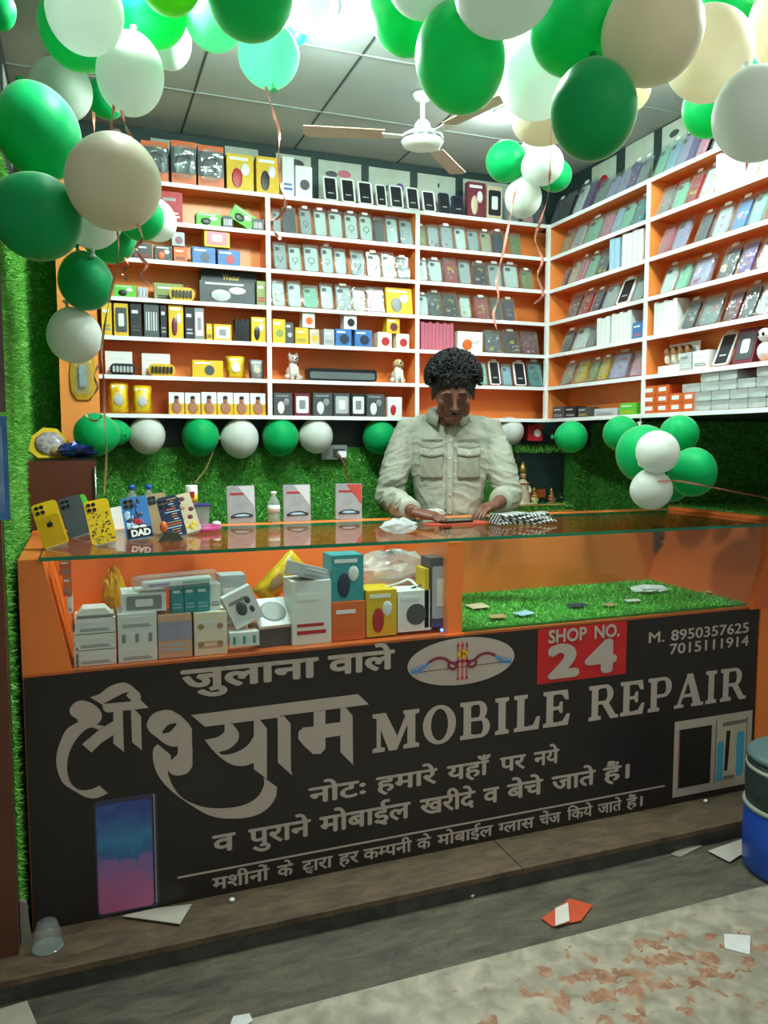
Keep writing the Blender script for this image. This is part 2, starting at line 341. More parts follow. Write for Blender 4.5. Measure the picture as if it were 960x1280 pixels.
# ================================================================== the counter
ZB, CX0, CX1, CY = .764, .283, 3.13, .62
ct = thing('display_counter', 'long orange shop counter with glass front and glass top', 'counter', (1.6, .3, 0))
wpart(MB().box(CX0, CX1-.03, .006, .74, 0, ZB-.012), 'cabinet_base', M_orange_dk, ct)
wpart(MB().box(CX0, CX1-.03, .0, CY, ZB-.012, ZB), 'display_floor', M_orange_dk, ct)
wpart(MB().prism([(CX0, ZB), (.415, ZB), (.346, 1.092), (CX0, 1.092)], .0, CY), 'end_panel', M_orange, ct)
wpart(MB().prism([(2.95, ZB-.01), (CX1, ZB-.01), (CX1, 1.10), (3.065, 1.10)], -.012, CY), 'end_panel', M_orange_dk, ct)
wpart(MB().box(CX1-.13, CX1, -.012, .0, 0, ZB-.01), 'corner_board', M_orange, ct)
wpart(MB().box(CX0, CX1-.05, CY, CY+.02, ZB, 1.085), 'back_panel', M_orange, ct)
wpart(MB().box(CX0, CX1-.02, .65, .74, 1.07, 1.10), 'wooden_rail', M_orange, ct)
wpart(MB().box(1.615, 1.672, .012, CY, ZB, 1.083), 'divider', M_orange, ct)
gt = wpart(MB().box(.34, 3.066, -.018, .648, 1.0885, 1.0995), 'glass_top', M_glass, ct)
e = MB().box(.34, 3.066, -.0185, -.018, 1.0885, 1.0995).box(.3395, .34, -.018, .648, 1.0885, 1.0995).box(3.066, 3.0665, -.018, .648, 1.0885, 1.0995).box(.34, 3.066, .648, .6485, 1.0885, 1.0995).build('polished_edge', M_gedge); e.parent = gt
for a, b in ((.40, 1.61), (1.676, 3.0)): wpart(MB().box(a, b, .002, .006, ZB+.002, 1.086), 'front_glass', M_glass, ct)
tl = wpart(MB().box(1.674, 2.96, .02, CY-.002, ZB, ZB+.008), 'turf_lining', M_turfbase, ct)
tb = turf('grass_blades', (1.68, .02, ZB+.008), (1.28, 0, 0), (0, .59, 0), (0, 0, 1), 11000, L=.018, seed=9); tb.parent = tl
h = wpart(MB().box(2.98, 3.05, CY-.012, CY, .90, 1.03).box(2.995, 3.02, CY-.03, CY-.012, .93, .95).box(2.995, 3.02, CY-.03, CY-.012, .98, 1.0), 'metal_hinge', mat('dull_steel', '#8d8f88', .3, metal=.9), ct)
wpart(MB().box(.42, 1.60, -.0015, .002, ZB-.006, ZB+.001).box(1.68, 2.95, -.0015, .002, ZB-.006, ZB+.001), 'bottom_channel', mat('bronze_strip', '#c0703f', .35, metal=.4), ct)
# ================================================================== sign board (flat printed flex sheet on the counter front)
M_ink = mat('printed_white', '#b5aa9f', .45, var=.02)
M_flex = mat('black_printed_flex', '#231e1a', .42, var=.12, scale=6)
sb = thing('sign_board', 'black printed shop sign covering the counter front', 'sign', (1.6, -.003, 0))
wpart(MB().box(CX0+.004, 3.028, -.004, -.0005, .001, ZB-.008), 'printed_sheet', M_flex, sb)
YI = -.0046
def P2(px, py): v = at(px, py, 'Y', YI); return (v.x, v.z)
LAY = [0]
def flat(mb, pts, y=None, m=0):
    """flat filled outline on the sheet; pts are x,z in metres"""
    from mathutils.geometry import tessellate_polygon
    if y is None: LAY[0] = (LAY[0]+1) % 9; y = YI-.0002*LAY[0]
    tri = tessellate_polygon([[Vector((p[0], p[1], 0)) for p in pts]])
    mb.add([(p[0], y, p[1]) for p in pts], [tuple(t) for t in tri], m); return mb
def fix_normals(o): return o
def spline(pts, n=5):
    out = []; N = len(pts)
    for i in range(N-1):
        p0, p1, p2, p3 = pts[max(i-1, 0)], pts[i], pts[i+1], pts[min(i+2, N-1)]
        for k in range(n):
            t = k/n; out.append(tuple(.5*((2*p1[j])+(-p0[j]+p2[j])*t+(2*p0[j]-5*p1[j]+4*p2[j]-p3[j])*t*t+(-p0[j]+3*p1[j]-3*p2[j]+p3[j])*t**3) for j in range(2)))
    out.append(tuple(pts[-1])); return out
# --- Devanagari and plain lettering from the built-in interface font, turned into meshes
def text_mesh(body, bold=.018):
    c = bpy.data.curves.new('lettering', 'FONT'); c.body = body; c.size = 1; c.offset = bold; c.resolution_u = 3
    for _ in range(4): c.materials.append(M_ink)
    for i in range(len(body)): c.body_format[i].material_index = i % 4
    o = bpy.data.objects.new('lettering', c); COL.objects.link(o); bpy.context.view_layer.update()
    me = bpy.data.meshes.new_from_object(o.evaluated_get(bpy.context.evaluated_depsgraph_get()))
    V = np.array([v.co[:2] for v in me.vertices]) if len(me.vertices) else np.zeros((0, 2)); F = [tuple(p.vertices) for p in me.polygons]
    bpy.data.objects.remove(o); bpy.data.curves.remove(c); bpy.data.meshes.remove(me); return V, F
def cut_right(V, F, x):
    bm = bmesh.new(); vs = [bm.verts.new((a, b, 0)) for a, b in V]
    for f_ in F:
        try: bm.faces.new([vs[i] for i in f_])
        except ValueError: pass
    bmesh.ops.bisect_plane(bm, geom=bm.verts[:]+bm.edges[:]+bm.faces[:], plane_co=(x, 0, 0), plane_no=(1, 0, 0), clear_outer=True)
    bm.verts.index_update(); v = np.array([q.co[:2] for q in bm.verts]); f_ = [tuple(q.index for q in p.verts) for p in bm.faces]; bm.free(); return v, f_
def adv(s, bold=.018):                 # advance of a string = where the next glyph begins
    a = text_mesh(s+'व', bold)[0][:, 0].max(); b = text_mesh('व', bold)[0][:, 0].max(); return a-b
def compose(segs, bold=.018):
    """segs: strings, ('half', glyph, keep) for half letters, ('under', base, sub)"""
    V = []; F = []; x = 0
    def put(v, f_, dx, sc=1, dz=0):
        k = sum(len(q) for q in V); V.append(v*sc+np.array([dx, dz])); F.extend([tuple(i+k for i in t) for t in f_])
    for s in segs:
        if isinstance(s, str):
            if s.strip(): put(*text_mesh(s, bold), x)
            x += adv(s, bold) if s.strip() else .24*len(s)
        elif s[0] == 'half':
            v, f_ = text_mesh(s[1], bold); w = adv(s[1], bold); v, f_ = cut_right(v, f_, w*s[2]); put(v, f_, x); x += w*s[2]-.02
        elif s[0] == 'under':
            v, f_ = text_mesh(s[1], bold); put(v, f_, x); w = adv(s[1], bold)
            v, f_ = text_mesh(s[2], bold*1.4); put(v, f_, x+w*.30, .62, -.14); x += w
    return np.vstack(V), F
BK = [(0, 0), (1, 0), (-1, 0), (0, .8), (0, -.8)]
BK9 = [(0, 0)]+[(r_*math.cos(a*math.pi/4), r_*math.sin(a*math.pi/4)) for r_ in (.5, 1) for a in range(8)]
def letter(segs, x0, x1, z0, z1, name='lettering', m=M_ink, bold=.018, y=YI, ztop=.62, parent=None, mk=True):
    """fit the composed line: starts at x0, ends at x1; z0 baseline, z1 headline"""
    V, F = compose(segs if isinstance(segs, list) else [segs], 0)
    a, b = V[:, 0].min()-bold, V[:, 0].max()+bold; sx = (x1-x0)/(b-a); sz = (z1-z0)/ztop; mb = MB()
    for k, (du, dv) in enumerate(BK if bold < .035 else BK9): mb.add([((v[0]+du*bold-a)*sx+x0, y-.00010*k, (v[1]+dv*bold)*sz+z0) for v in V], F)
    return wpart(mb, name, m, parent or sb) if mk else mb
letter('जुलाना', .718, 1.152, .672, .731, bold=.036)
letter('वाले', 1.182, 1.416, .672, .731, bold=.036)
letter('नोटः', 1.114, 1.312, .250, .300, bold=.03); letter('हमारे', 1.347, 1.575, .250, .300, bold=.03); letter('यहाँ', 1.610, 1.782, .250, .300, bold=.03)
letter('पर', 1.818, 1.925, .250, .300, bold=.03); letter('नये', 1.958, 2.066, .250, .300, bold=.03)
letter('व', .803, .877, .143, .196, bold=.03); letter('पुराने', .916, 1.122, .143, .196, bold=.03); letter('मोबाईल', 1.150, 1.475, .143, .196, bold=.03)
letter('खरीदे', 1.508, 1.722, .143, .196, bold=.03); letter('व', 1.752, 1.818, .143, .196, bold=.03); letter('बेचे', 1.848, 2.000, .143, .196, bold=.03)
letter('जाते', 2.035, 2.228, .143, .196, bold=.03); letter('हैं।', 2.260, 2.383, .143, .196, bold=.03)
zz = (.021, .058)
letter('मशीनों', .800, .983, *zz, bold=.026); letter('के', 1.008, 1.062, *zz, bold=.026); letter([('under', 'द', 'व'), 'ारा'], 1.090, 1.196, *zz, bold=.026); letter('हर', 1.215, 1.287, *zz, bold=.026)
letter(['क', ('half', 'म', .62), 'पनी'], 1.302, 1.480, *zz, bold=.026); letter('के', 1.498, 1.552, *zz, bold=.026); letter('मोबाईल', 1.575, 1.795, *zz, bold=.026)
letter([('half', 'ग', .52), 'लास'], 1.815, 1.965, *zz, bold=.026); letter('चेंज', 1.985, 2.078, *zz, bold=.026); letter('िकये', 2.105, 2.218, *zz, bold=.026); letter('जाते', 2.240, 2.350, *zz, bold=.026); letter('हैं।', 2.370, 2.448, *zz, bold=.026)
wpart(MB().box(.696, 2.552, YI, YI+.0004, .080, .0865), 'ruled_line', M_ink, sb)
# --- serif capitals
SERIF = {}
def arc(cx, cz, rx, rz, a0, a1, n=14): return [(cx+rx*math.cos(math.radians(a0+(a1-a0)*i/n)), cz+rz*math.sin(math.radians(a0+(a1-a0)*i/n))) for i in range(n+1)]
def ringpoly(cx, cz, rx, rz, tx, tz, a0, a1): return arc(cx, cz, rx, rz, a0, a1)+arc(cx, cz, rx-tx, rz-tz, a1, a0)
def stem(x, w=.20, s=.09, t=.10, z0=0, z1=1): return [[(x-s, z0), (x+w+s, z0), (x+w+s, z0+t), (x+w, z0+t+.03), (x+w, z1-t-.03), (x+w+s, z1-t), (x+w+s, z1), (x-s, z1), (x-s, z1-t), (x, z1-t-.03), (x, z0+t+.03), (x-s, z0+t)]]
def bowl(x, z0, z1, w, t=.19): r = (z1-z0)/2; c = (z0+z1)/2; return [[(x, z1-.10), (x, z1)]+arc(x+w-r*.9, c, r*.9, r, 90, -90)+[(x, z0), (x, z0+.10)]+arc(x+w-r*.9, c, r*.9-t, r-.10, -90, 90)]
SERIF['M'] = (1.16, stem(.10, .10, .10)+stem(.86, .20, .10)+[[(.0, 1), (.32, 1), (.60, .38), (.50, 0), (.40, 0), (.10, .86)], [(.46, .0), (.60, .0), (.98, .92), (.98, 1), (.86, 1)]])
SERIF['O'] = (.90, [ringpoly(.45, .5, .43, .52, .21, .10, 0, 180), ringpoly(.45, .5, .43, .52, .21, .10, 180, 360)])
SERIF['B'] = (.86, stem(.11)+bowl(.28, .46, 1, .46)+bowl(.28, 0, .56, .54))
SERIF['I'] = (.46, stem(.12))
SERIF['L'] = (.76, stem(.11)+[[(.3, 0), (.72, 0), (.76, .36), (.66, .36), (.56, .14), (.3, .10)]])
SERIF['E'] = (.82, stem(.11)+[[(.3, 0), (.74, 0), (.80, .32), (.70, .32), (.58, .13), (.3, .10)], [(.3, 1), (.72, 1), (.76, .72), (.66, .72), (.56, .88), (.3, .90)], [(.3, .46), (.46, .46), (.50, .36), (.58, .36), (.58, .68), (.50, .68), (.46, .56), (.3, .56)]])
SERIF['R'] = (.92, stem(.11)+bowl(.28, .44, 1, .50)+[[(.40, .50), (.62, .50), (.86, .10), (.94, .10), (.94, 0), (.70, 0)]])
SERIF['P'] = (.82, stem(.11)+bowl(.28, .40, 1, .52))
SERIF['A'] = (.98, [[(.10, .08), (.22, .08), (.50, .84), (.44, 1), (.44, 1)], [(.42, 1), (.62, 1), (.92, .08), (.66, .08), (.45, .78)], [(.24, .30), (.62, .30), (.62, .40), (.26, .40)], [(0, 0), (.32, 0), (.32, .10), (0, .10)], [(.58, 0), (1.0, 0), (1.0, .10), (.58, .10)]])
def serif_word(word, x0, x1, z0, z1, gap=.07):
    tot = sum(SERIF[c][0] for c in word)+gap*(len(word)-1); sx = (x1-x0)/tot; x = x0
    for c in word:
        mb = MB(); w, polys = SERIF[c]
        for q, pl in enumerate(polys): flat(mb, [(x+p[0]*sx, z0+p[1]*(z1-z0)) for p in pl], YI-.0002*q)
        wpart(mb, 'letter', M_ink, sb); x += (w+gap)*sx
serif_word('MOBILE', 1.336, 2.111, .388, .521)
serif_word('REPAIR', 2.187, 2.942, .388, .521)
# --- hand lettered name, outlines on the sheet
def crop(ox, oy, s): return lambda pts: [P2(ox+a/s, oy+b/s) for a, b in pts]
c1 = crop(60, 840, 6); c2 = crop(170, 860, 5.3333); c3 = crop(280, 860, 5.0526)
nm = MB()
flat(nm, spline(c1([(225, 375), (140, 430), (90, 530), (62, 640), (72, 740), (115, 835), (205, 895), (290, 940), (365, 945), (450, 908)]), 4)+spline(c1([(385, 852), (320, 880), (240, 885), (180, 845), (148, 770), (145, 680), (165, 590), (215, 500), (285, 430), (330, 415)]), 4))
flat(nm, c1([(330, 415), (380, 432), (425, 405), (300, 385), (225, 375)]))
flat(nm, spline(c1([(225, 372), (215, 350), (175, 325), (163, 280), (200, 230), (260, 213), (330, 235), (385, 280), (405, 335), (372, 390), (300, 390), (225, 372)]), 4)[:-1])
flat(nm, c1([(405, 240), (415, 285), (440, 303), (490, 300), (755, 268), (690, 205), (600, 222)]))
flat(nm, spline(c1([(315, 188), (385, 165), (450, 115), (520, 85), (580, 78)]), 3)+c1([(625, 100), (690, 160), (698, 195), (680, 215), (625, 215), (585, 175), (608, 148), (560, 160), (405, 243)]))
flat(nm, c1([(490, 300), (560, 290), (570, 597), (490, 535)]))
flat(nm, c1([(492, 365), (380, 435), (255, 540), (325, 603), (400, 530), (492, 470)]))
flat(nm, c1([(622, 280), (655, 285), (697, 330), (703, 585), (630, 525)]))
wpart(nm, 'lettering', M_ink, sb)
nm = MB()
a = spline(c2([(235, 148), (180, 148), (110, 175), (72, 240), (90, 290), (140, 330), (190, 370), (240, 390), (278, 390)]), 3)
flat(nm, a+c2([(278, 330), (225, 305), (178, 305), (175, 290)])+spline(c2([(185, 278), (215, 245), (270, 232)]), 3)+c2([(272, 232), (340, 240), (300, 185)]))
flat(nm, c2([(178, 305), (225, 295), (262, 255), (272, 232), (310, 195), (345, 232), (372, 270), (376, 520), (278, 520), (280, 330), (240, 390)]))
flat(nm, spline(c2([(278, 390), (276, 440), (228, 490), (212, 550)]), 3)+spline(c2([(212, 550), (245, 578), (290, 583), (345, 565), (376, 520)]), 3)+c2([(376, 390)]))
flat(nm, spline(c2([(145, 375), (118, 400), (112, 460), (128, 540), (170, 615), (230, 680), (300, 735), (390, 795), (480, 845), (580, 868), (700, 868), (800, 848), (880, 800), (930, 730), (940, 660)]), 3)+c2([(850, 595)])+spline(c2([(855, 640), (830, 700), (780, 750), (700, 785), (600, 800), (480, 798), (380, 770), (300, 725), (250, 660), (222, 600), (212, 545), (232, 480), (230, 445)]), 3))
wpart(nm, 'lettering', M_ink, sb)
nm = MB()
flat(nm, c2([(368, 180), (960, 105), (960, 195), (460, 258)])+[]); flat(nm, c3([(0, 143), (845, 38), (915, 103), (0, 222)]))
flat(nm, c2([(590, 235)])+spline(c2([(590, 290), (545, 325), (458, 345)]), 3)+spline(c2([(458, 345), (500, 400), (560, 460), (640, 510), (720, 518), (785, 498)]), 3)+c2([(785, 540), (872, 605), (872, 270), (825, 210), (785, 210)])+spline(c2([(785, 320), (740, 385), (660, 430), (580, 445), (552, 425)]), 3)+spline(c2([(552, 425), (620, 405), (675, 355), (685, 300), (645, 240)]), 3))
flat(nm, c3([(338, 180), (380, 178), (420, 225), (422, 520), (432, 552), (340, 470)]))
flat(nm, c3([(565, 150), (640, 140), (640, 380), (610, 415), (560, 415), (510, 370), (468, 320), (470, 275), (500, 248), (565, 243)]))
flat(nm, c3([(640, 228), (735, 215), (735, 300), (640, 315)]))
flat(nm, c3([(735, 125), (770, 125), (812, 175), (815, 480), (822, 492), (735, 405)]))
wpart(nm, 'lettering', M_ink, sb)
# --- oval emblem with bow and three arrows
M_pred = mat('printed_red', '#c02020', .45, var=.04); M_pblue = mat('printed_blue', '#3c86c8', .45); M_pyel = mat('printed_yellow', '#e0b020', .45); M_pblk = mat('printed_black', '#14110f', .45); M_pmar = mat('printed_maroon', '#7c2a3c', .45)
EC = (1.666, .669)
ov = wpart(flat(MB(), arc(EC[0], EC[1], .205, .083, 0, 360, 48)[:-1]), 'oval_emblem', M_ink, sb)
yo = YI-.0022
def stroke(mb, pts, w, m=0, y=None):
    y = yo if y is None else y
    for i_, (a, b) in enumerate(zip(pts[:-1], pts[1:])):
        y -= .00002
        d = Vector((b[0]-a[0], b[1]-a[1])); L = d.length
        if L < 1e-6: continue
        n = Vector((-d.y, d.x))/L*w/2; e_ = d/L*w*.25
        mb.add([(a[0]-e_.x+n.x, y, a[1]-e_.y+n.y), (a[0]-e_.x-n.x, y, a[1]-e_.y-n.y), (b[0]+e_.x-n.x, y, b[1]+e_.y-n.y), (b[0]+e_.x+n.x, y, b[1]+e_.y+n.y)], [(0, 1, 2, 3)], m)
    return mb
em = MB()
for s in (-1, 1):
    q = lambda a, b: (EC[0]+s*a, EC[1]+b)
    stroke(em, spline([q(.02, -.004), q(.045, .0), q(.065, .014), q(.095, .020), q(.125, .010)], 5), .010, 0)
    stroke(em, spline([q(.05, .002), q(.052, -.014), q(.036, -.024), q(.022, -.016), q(.03, -.006)], 5), .009, 0)
    stroke(em, spline([q(.125, .010), q(.145, -.006), q(.165, -.018), q(.19, -.020)], 5), .009, 1)
    for k in range(5): stroke(em, [q(.145+k*.01, -.008-k*.003), q(.152+k*.01, .004-k*.003)], .0035, 1)
stroke(em, [(EC[0]-.165, EC[1]-.022), (EC[0]+.165, EC[1]-.018)], .002, 4)
em_y = 0
for dx in (-.017, 0, .017):
    stroke(em, [(EC[0]+dx, EC[1]-.062), (EC[0]+dx, EC[1]+.066)], .0036, 2)
    for zc in (.058, -.058): flat(em, [(EC[0]+dx-.006, EC[1]+zc-.006), (EC[0]+dx+.006, EC[1]+zc-.006), (EC[0]+dx, EC[1]+zc+.012)], yo, 2)
stroke(em, [(EC[0]-.024, EC[1]+.0), (EC[0]+.024, EC[1]+.0)], .008, 2)
flat(em, arc(EC[0], EC[1]+.026, .020, .015, 0, 360, 20)[:-1], yo-.0003, 3)
stroke(em, spline([(EC[0]-.010, EC[1]+.034), (EC[0]-.002, EC[1]+.036), (EC[0]-.004, EC[1]+.027), (EC[0]-.001, EC[1]+.020), (EC[0]-.010, EC[1]+.018)], 3), .0026, 4, yo-.0006)
stroke(em, spline([(EC[0]-.002, EC[1]+.027), (EC[0]+.008, EC[1]+.028), (EC[0]+.012, EC[1]+.018)], 3), .0026, 4, yo-.0006)
e_ = em.build('bow_and_arrows', [M_pmar, M_pblue, M_pred, M_pyel, M_pblk]); e_.parent = ov
# --- shop number panel and phone numbers
rp = wpart(flat(MB(), [(1.966, .553), (2.352, .553), (2.352, ZB-.009), (1.966, ZB-.009)]), 'number_panel', M_pred, sb)
def child_letter(body, x0, x1, z0, z1, par, m=M_ink, bold=.03, y=None, cap=.70):
    mb = letter(body, x0, x1, z0, z1, bold=bold, y=(yo if y is None else y), ztop=cap, mk=False); o = mb.build('lettering', m); o.parent = par; return o
child_letter('SHOP', 2.008, 2.172, .702, .748, rp, bold=.035); child_letter('NO.', 2.205, 2.318, .702, .748, rp, bold=.035)
child_letter('2', 2.005, 2.142, .576, .688, rp, bold=.06); child_letter('4', 2.165, 2.308, .576, .688, rp, bold=.06)
letter('M.', 2.454, 2.528, .661, .702, bold=.02, ztop=.70); letter('8950357625', 2.560, 2.948, .661, .702, bold=.02, ztop=.70)
letter('7015111914', 2.555, 2.950, .607, .648, bold=.02, ztop=.70)
# --- printed phone and printed opened phone
def grad_phone():
    m = bpy.data.materials.new('printed_wallpaper'); m.use_nodes = True; nt = m.node_tree; p = nt.nodes['Principled BSDF']; tc = nt.nodes.new('ShaderNodeTexCoord')
    n = nt.nodes.new('ShaderNodeTexNoise'); n.inputs['Scale'].default_value = 12; n.inputs['Detail'].default_value = 6; n.inputs['Distortion'].default_value = 1.5; nt.links.new(tc.outputs['Object'], n.inputs['Vector'])
    sp = nt.nodes.new('ShaderNodeSeparateXYZ'); nt.links.new(tc.outputs['Object'], sp.inputs[0])
    ma = nt.nodes.new('ShaderNodeMath'); ma.operation = 'MULTIPLY_ADD'; ma.inputs[1].default_value = .16; nt.links.new(n.outputs[0], ma.inputs[0]); nt.links.new(sp.outputs['Z'], ma.inputs[2])
    r = nt.nodes.new('ShaderNodeValToRGB'); nt.links.new(ma.outputs[0], r.inputs[0]); e = r.color_ramp.elements
    e[0].position = .08; e[0].color = (*lin('#b9628f'), 1); e[1].position = .42; e[1].color = (*lin('#3a4f96'), 1)
    for q, cc in ((.19, '#a56a9c'), (.25, '#7f6fa8'), (.262, '#35689e'), (.31, '#3f86b4')): k = e.new(q); k.color = (*lin(cc), 1)
    nt.links.new(r.outputs[0], p.inputs['Base Color']); p.inputs['Roughness'].default_value = .4; return m
pp = wpart(flat(MB(), rr(.461, .640, .006, .366, .012)), 'printed_phone', mat('printed_dark_rim', '#3b3d52', .4), sb)
x_ = flat(MB(), rr(.466, .624, .014, .352, .012), yo).build('printed_screen', grad_phone()); x_.parent = pp
x_ = MB(); stroke(x_, [(.632, .02), (.632, .362)], .0025); x_.build('printed_edge', M_ink).parent = pp
dp = wpart(flat(MB(), [(2.590, .028), (2.984, .028), (2.984, .335), (2.590, .335)]), 'printed_opened_phone', M_ink, sb)
x_ = MB(); flat(x_, [(2.617, .062), (2.775, .062), (2.775, .300), (2.617, .300)], yo, 0)
flat(x_, [(2.792, .055), (2.962, .055), (2.962, .312), (2.792, .312)], yo, 1)
flat(x_, rr(2.806, 2.838, .060, .225, .01), yo-.0003, 2); flat(x_, rr(2.905, 2.945, .068, .255, .012), yo-.0003, 2)
flat(x_, [(2.845, .10), (2.862, .10), (2.872, .265), (2.850, .265)], yo-.0003, 0)
flat(x_, [(2.83, .285), (2.955, .288), (2.955, .304), (2.83, .302)], yo-.0003, 3); flat(x_, [(2.842, .062), (2.90, .062), (2.90, .078), (2.842, .078)], yo-.0003, 3)
stroke(x_, [(2.798, .055), (2.798, .312)], .006, 3, yo-.0003); stroke(x_, [(2.956, .055), (2.956, .312)], .006, 3, yo-.0003); stroke(x_, [(2.613, .055), (2.613, .302)], .003, 4)
x_.build('printed_parts', [M_pblk, mat('printed_cream', '#b9b49c', .45), mat('printed_sky_blue', '#3f9fc4', .45), mat('printed_grey', '#6f6d66', .45), M_pred]).parent = dp
# ================================================================== goods on the shelves
PAL = dict(white='#e6ebea', grey='#8b9294', dark_grey='#4a5054', black='#1d1f23', navy='#27344f', blue='#3f78b8', light_blue='#9fc4dc', mint='#8fc9ae', teal='#2e9aa0', green='#5cc23a', olive='#8b9a5c',
           red='#b3222c', maroon='#6e2434', pink='#d98aa0', rose='#c86a80', purple='#6b4a8c', lavender='#b0a5cc', beige='#cbbd9f', tan='#a88d68', yellow='#deb820', orange='#dd6a2a', cream='#efe6cf', silver='#b5bcc0', peach='#dcae92', lilac='#a5a0bd')
def colr(c, rough=.4, **k): return mat(c+'_plastic', PAL[c], rough, **k)
M_ring = mat('grey_ring', '#6d7378', .4)
MESHC = {}
def cmesh(key, fn, mats, name):
    if key not in MESHC: MESHC[key] = fn().mesh(name, mats)
    return MESHC[key]
def cpart(name, me, parent): o = bpy.data.objects.new(name, me); COL.objects.link(o); o.parent = parent; return o
def q3(v): return round(v*250)/250                      # sizes snapped to 4 mm so that alike pieces share a mesh
def cover(t, w, h, c, style, rnd):
    """phone cover with camera openings inside a clear pouch"""
    w, h = q3(w), q3(h); pw = w; cw, chh = w*.84, h*.86
    if style == 'g': cw, chh = w*.93, h*.97
    cpart('phone_cover', cmesh(('cov', w, h, c, style == 'g'), lambda: MB().rrect(-cw/2, cw/2, .004, chh, min(.011, cw*.2), -.005, .004, 0, 3), [colr(c)], 'phone_cover'), t)
    def det():
        mb = MB(); z = chh*.86; x = -cw*.22
        if style in 'rcx':
            mb.rrect(x-cw*.20, x+cw*.20, z-chh*.09, z+chh*.07, .004, -.0065, -.005, 0, 2)
            for dx, dz in ((-.09, .02), (-.09, -.05), (.09, -.015)): mb.lathe([(.001, 0), (cw*.065, 0), (cw*.065, .0012)], 8, 1, mtx=Matrix.Rotation(math.pi/2, 3, 'X'), c=(x+dx*cw, -.0065, z+dz*chh))
        if style == 'r':
            R = cw*.27; zc = chh*.47
            for k in range(16):
                a, b = 2*math.pi*k/16, 2*math.pi*(k+1)/16; mb.add([(R*math.cos(a), -.0056, zc+R*math.sin(a)), (R*math.cos(b), -.0056, zc+R*math.sin(b)), (R*.8*math.cos(b), -.0056, zc+R*.8*math.sin(b)), (R*.8*math.cos(a), -.0056, zc+R*.8*math.sin(a))], [(0, 1, 2, 3)], 1)
            mb.box(-.002, .002, -.0056, -.005, zc-R*1.6, zc-R*1.15, 1)
        if style == 'p':
            rs = random.Random(int(w*1e4)+len(c))
            for k in range(7):
                a, b = rs.uniform(-.4, .3)*cw, rs.uniform(.05, .8)*chh; mb.box(a, a+rs.uniform(.05, .3)*cw, -.0056, -.005, b, b+rs.uniform(.02, .14)*chh, 2+k % 2)
        if style == 'g':          # glass pack: pale rim with black screen
            mb.rrect(-cw*.38, cw*.38, h*.07, chh*.93, .004, -.0056, -.005, 1, 2); mb.box(-cw*.2, cw*.2, -.006, -.0056, chh*.3, chh*.34, 3)
        return mb
    cpart('camera_opening' if style in 'rcx' else ('black_screen' if style == 'g' else 'printed_pattern'), cmesh(('cd', w, h, style), det, [M_ring, colr('black'), colr('yellow') if (len(c) % 2) else colr('rose'), colr('silver')], 'print'), t)
    if style != 'g': cpart('clear_pouch', cmesh(('pouch', w, h), lambda: MB().box(-pw/2, pw/2, -.009, -.0085, 0, h*.98).box(-pw/2, pw/2, .0045, .005, 0, h*.98), [M_film], 'pouch'), t)
    if rnd.random() < .45:
        cpart('hang_tab', cmesh(('tab', w, h), lambda: MB().rrect(-w*.22, w*.22, h*.93, h*1.03, .004, -.0098, -.009, 0, 2), [M_whitep], 'tab'), t)
def rawbox(t, w, h, d, c, acc, style, rnd):
    """printed cardboard box: body, printed front, lid seam"""
    w, h, d = q3(w), q3(h), q3(d)
    cpart('box_body', cmesh(('bb', w, h, d, c), lambda: MB().box(-w/2, w/2, 0, d, 0, h), [mat(c+'_card', PAL[c], .5, var=.05)], 'box_body'), t)
    def pr():
        mb = MB(); y = -.0012
        if style == 'dot': mb.lathe([(.001, 0), (min(w, h)*.3, 0), (min(w, h)*.3, .001)], 14, 0, c=(w*.05, y+.001, h*.42), mtx=Matrix.Rotation(math.pi/2, 3, 'X')); mb.box(-w*.42, w*.1, y, 0, h*.78, h*.88, 1)
        elif style == 'stripe': 
            for k in range(5): mb.box(-w*.4+k*w*.17, -w*.4+k*w*.17+w*.09, y, 0, h*.2, h*.75, k % 2)
        elif style == 'face':
            mb.box(-w*.5, w*.5, y, 0, 0, h*.5, 2); mb.ball((0, y, h*.30), (w*.34, .002, h*.30), 10, 3); mb.ball((0, y-.001, h*.66), (w*.15, .003, h*.17), 10, 3); mb.ball((0, y-.002, h*.78), (w*.16, .003, h*.09), 10, 0)
        elif style == 'fig': mb.ball((-w*.12, y, h*.35), (w*.2, .002, h*.28), 10, 0); mb.ball((w*.18, y, h*.6), (w*.17, .002, h*.17), 10, 1); mb.box(-w*.4, w*.3, y, 0, h*.84, h*.92, 1)
        elif style == 'win': mb.rrect(-w*.40, w*.40, h*.12, h*.88, min(w, h)*.1, y, 0, 0, 3); mb.rrect(-w*.2, w*.2, h*.3, h*.7, min(w, h)*.08, y-.001, y, 1, 3)
        else: mb.box(-w*.38, w*.2, y, 0, h*.70, h*.80, 1); mb.box(-w*.38, w*.36, y, 0, h*.16, h*.22, 0); mb.box(-w*.38, w*.3, y, 0, h*.28, h*.33, 0)
        return mb
    cpart('printed_front', cmesh(('bp', w, h, acc, style), pr, [colr(acc), colr('white' if acc != 'white' else 'grey'), colr('yellow'), mat('printed_skin', '#a8745c', .5)], 'printed_front'), t)
    cpart('lid_flap', cmesh(('bl', w, d, h, c), lambda: MB().box(-w/2+.001, w/2-.001, .001, d-.001, h, h+.0012), [mat(c+'_card_lid', PAL[c], .45, var=.1)], 'lid_flap'), t)
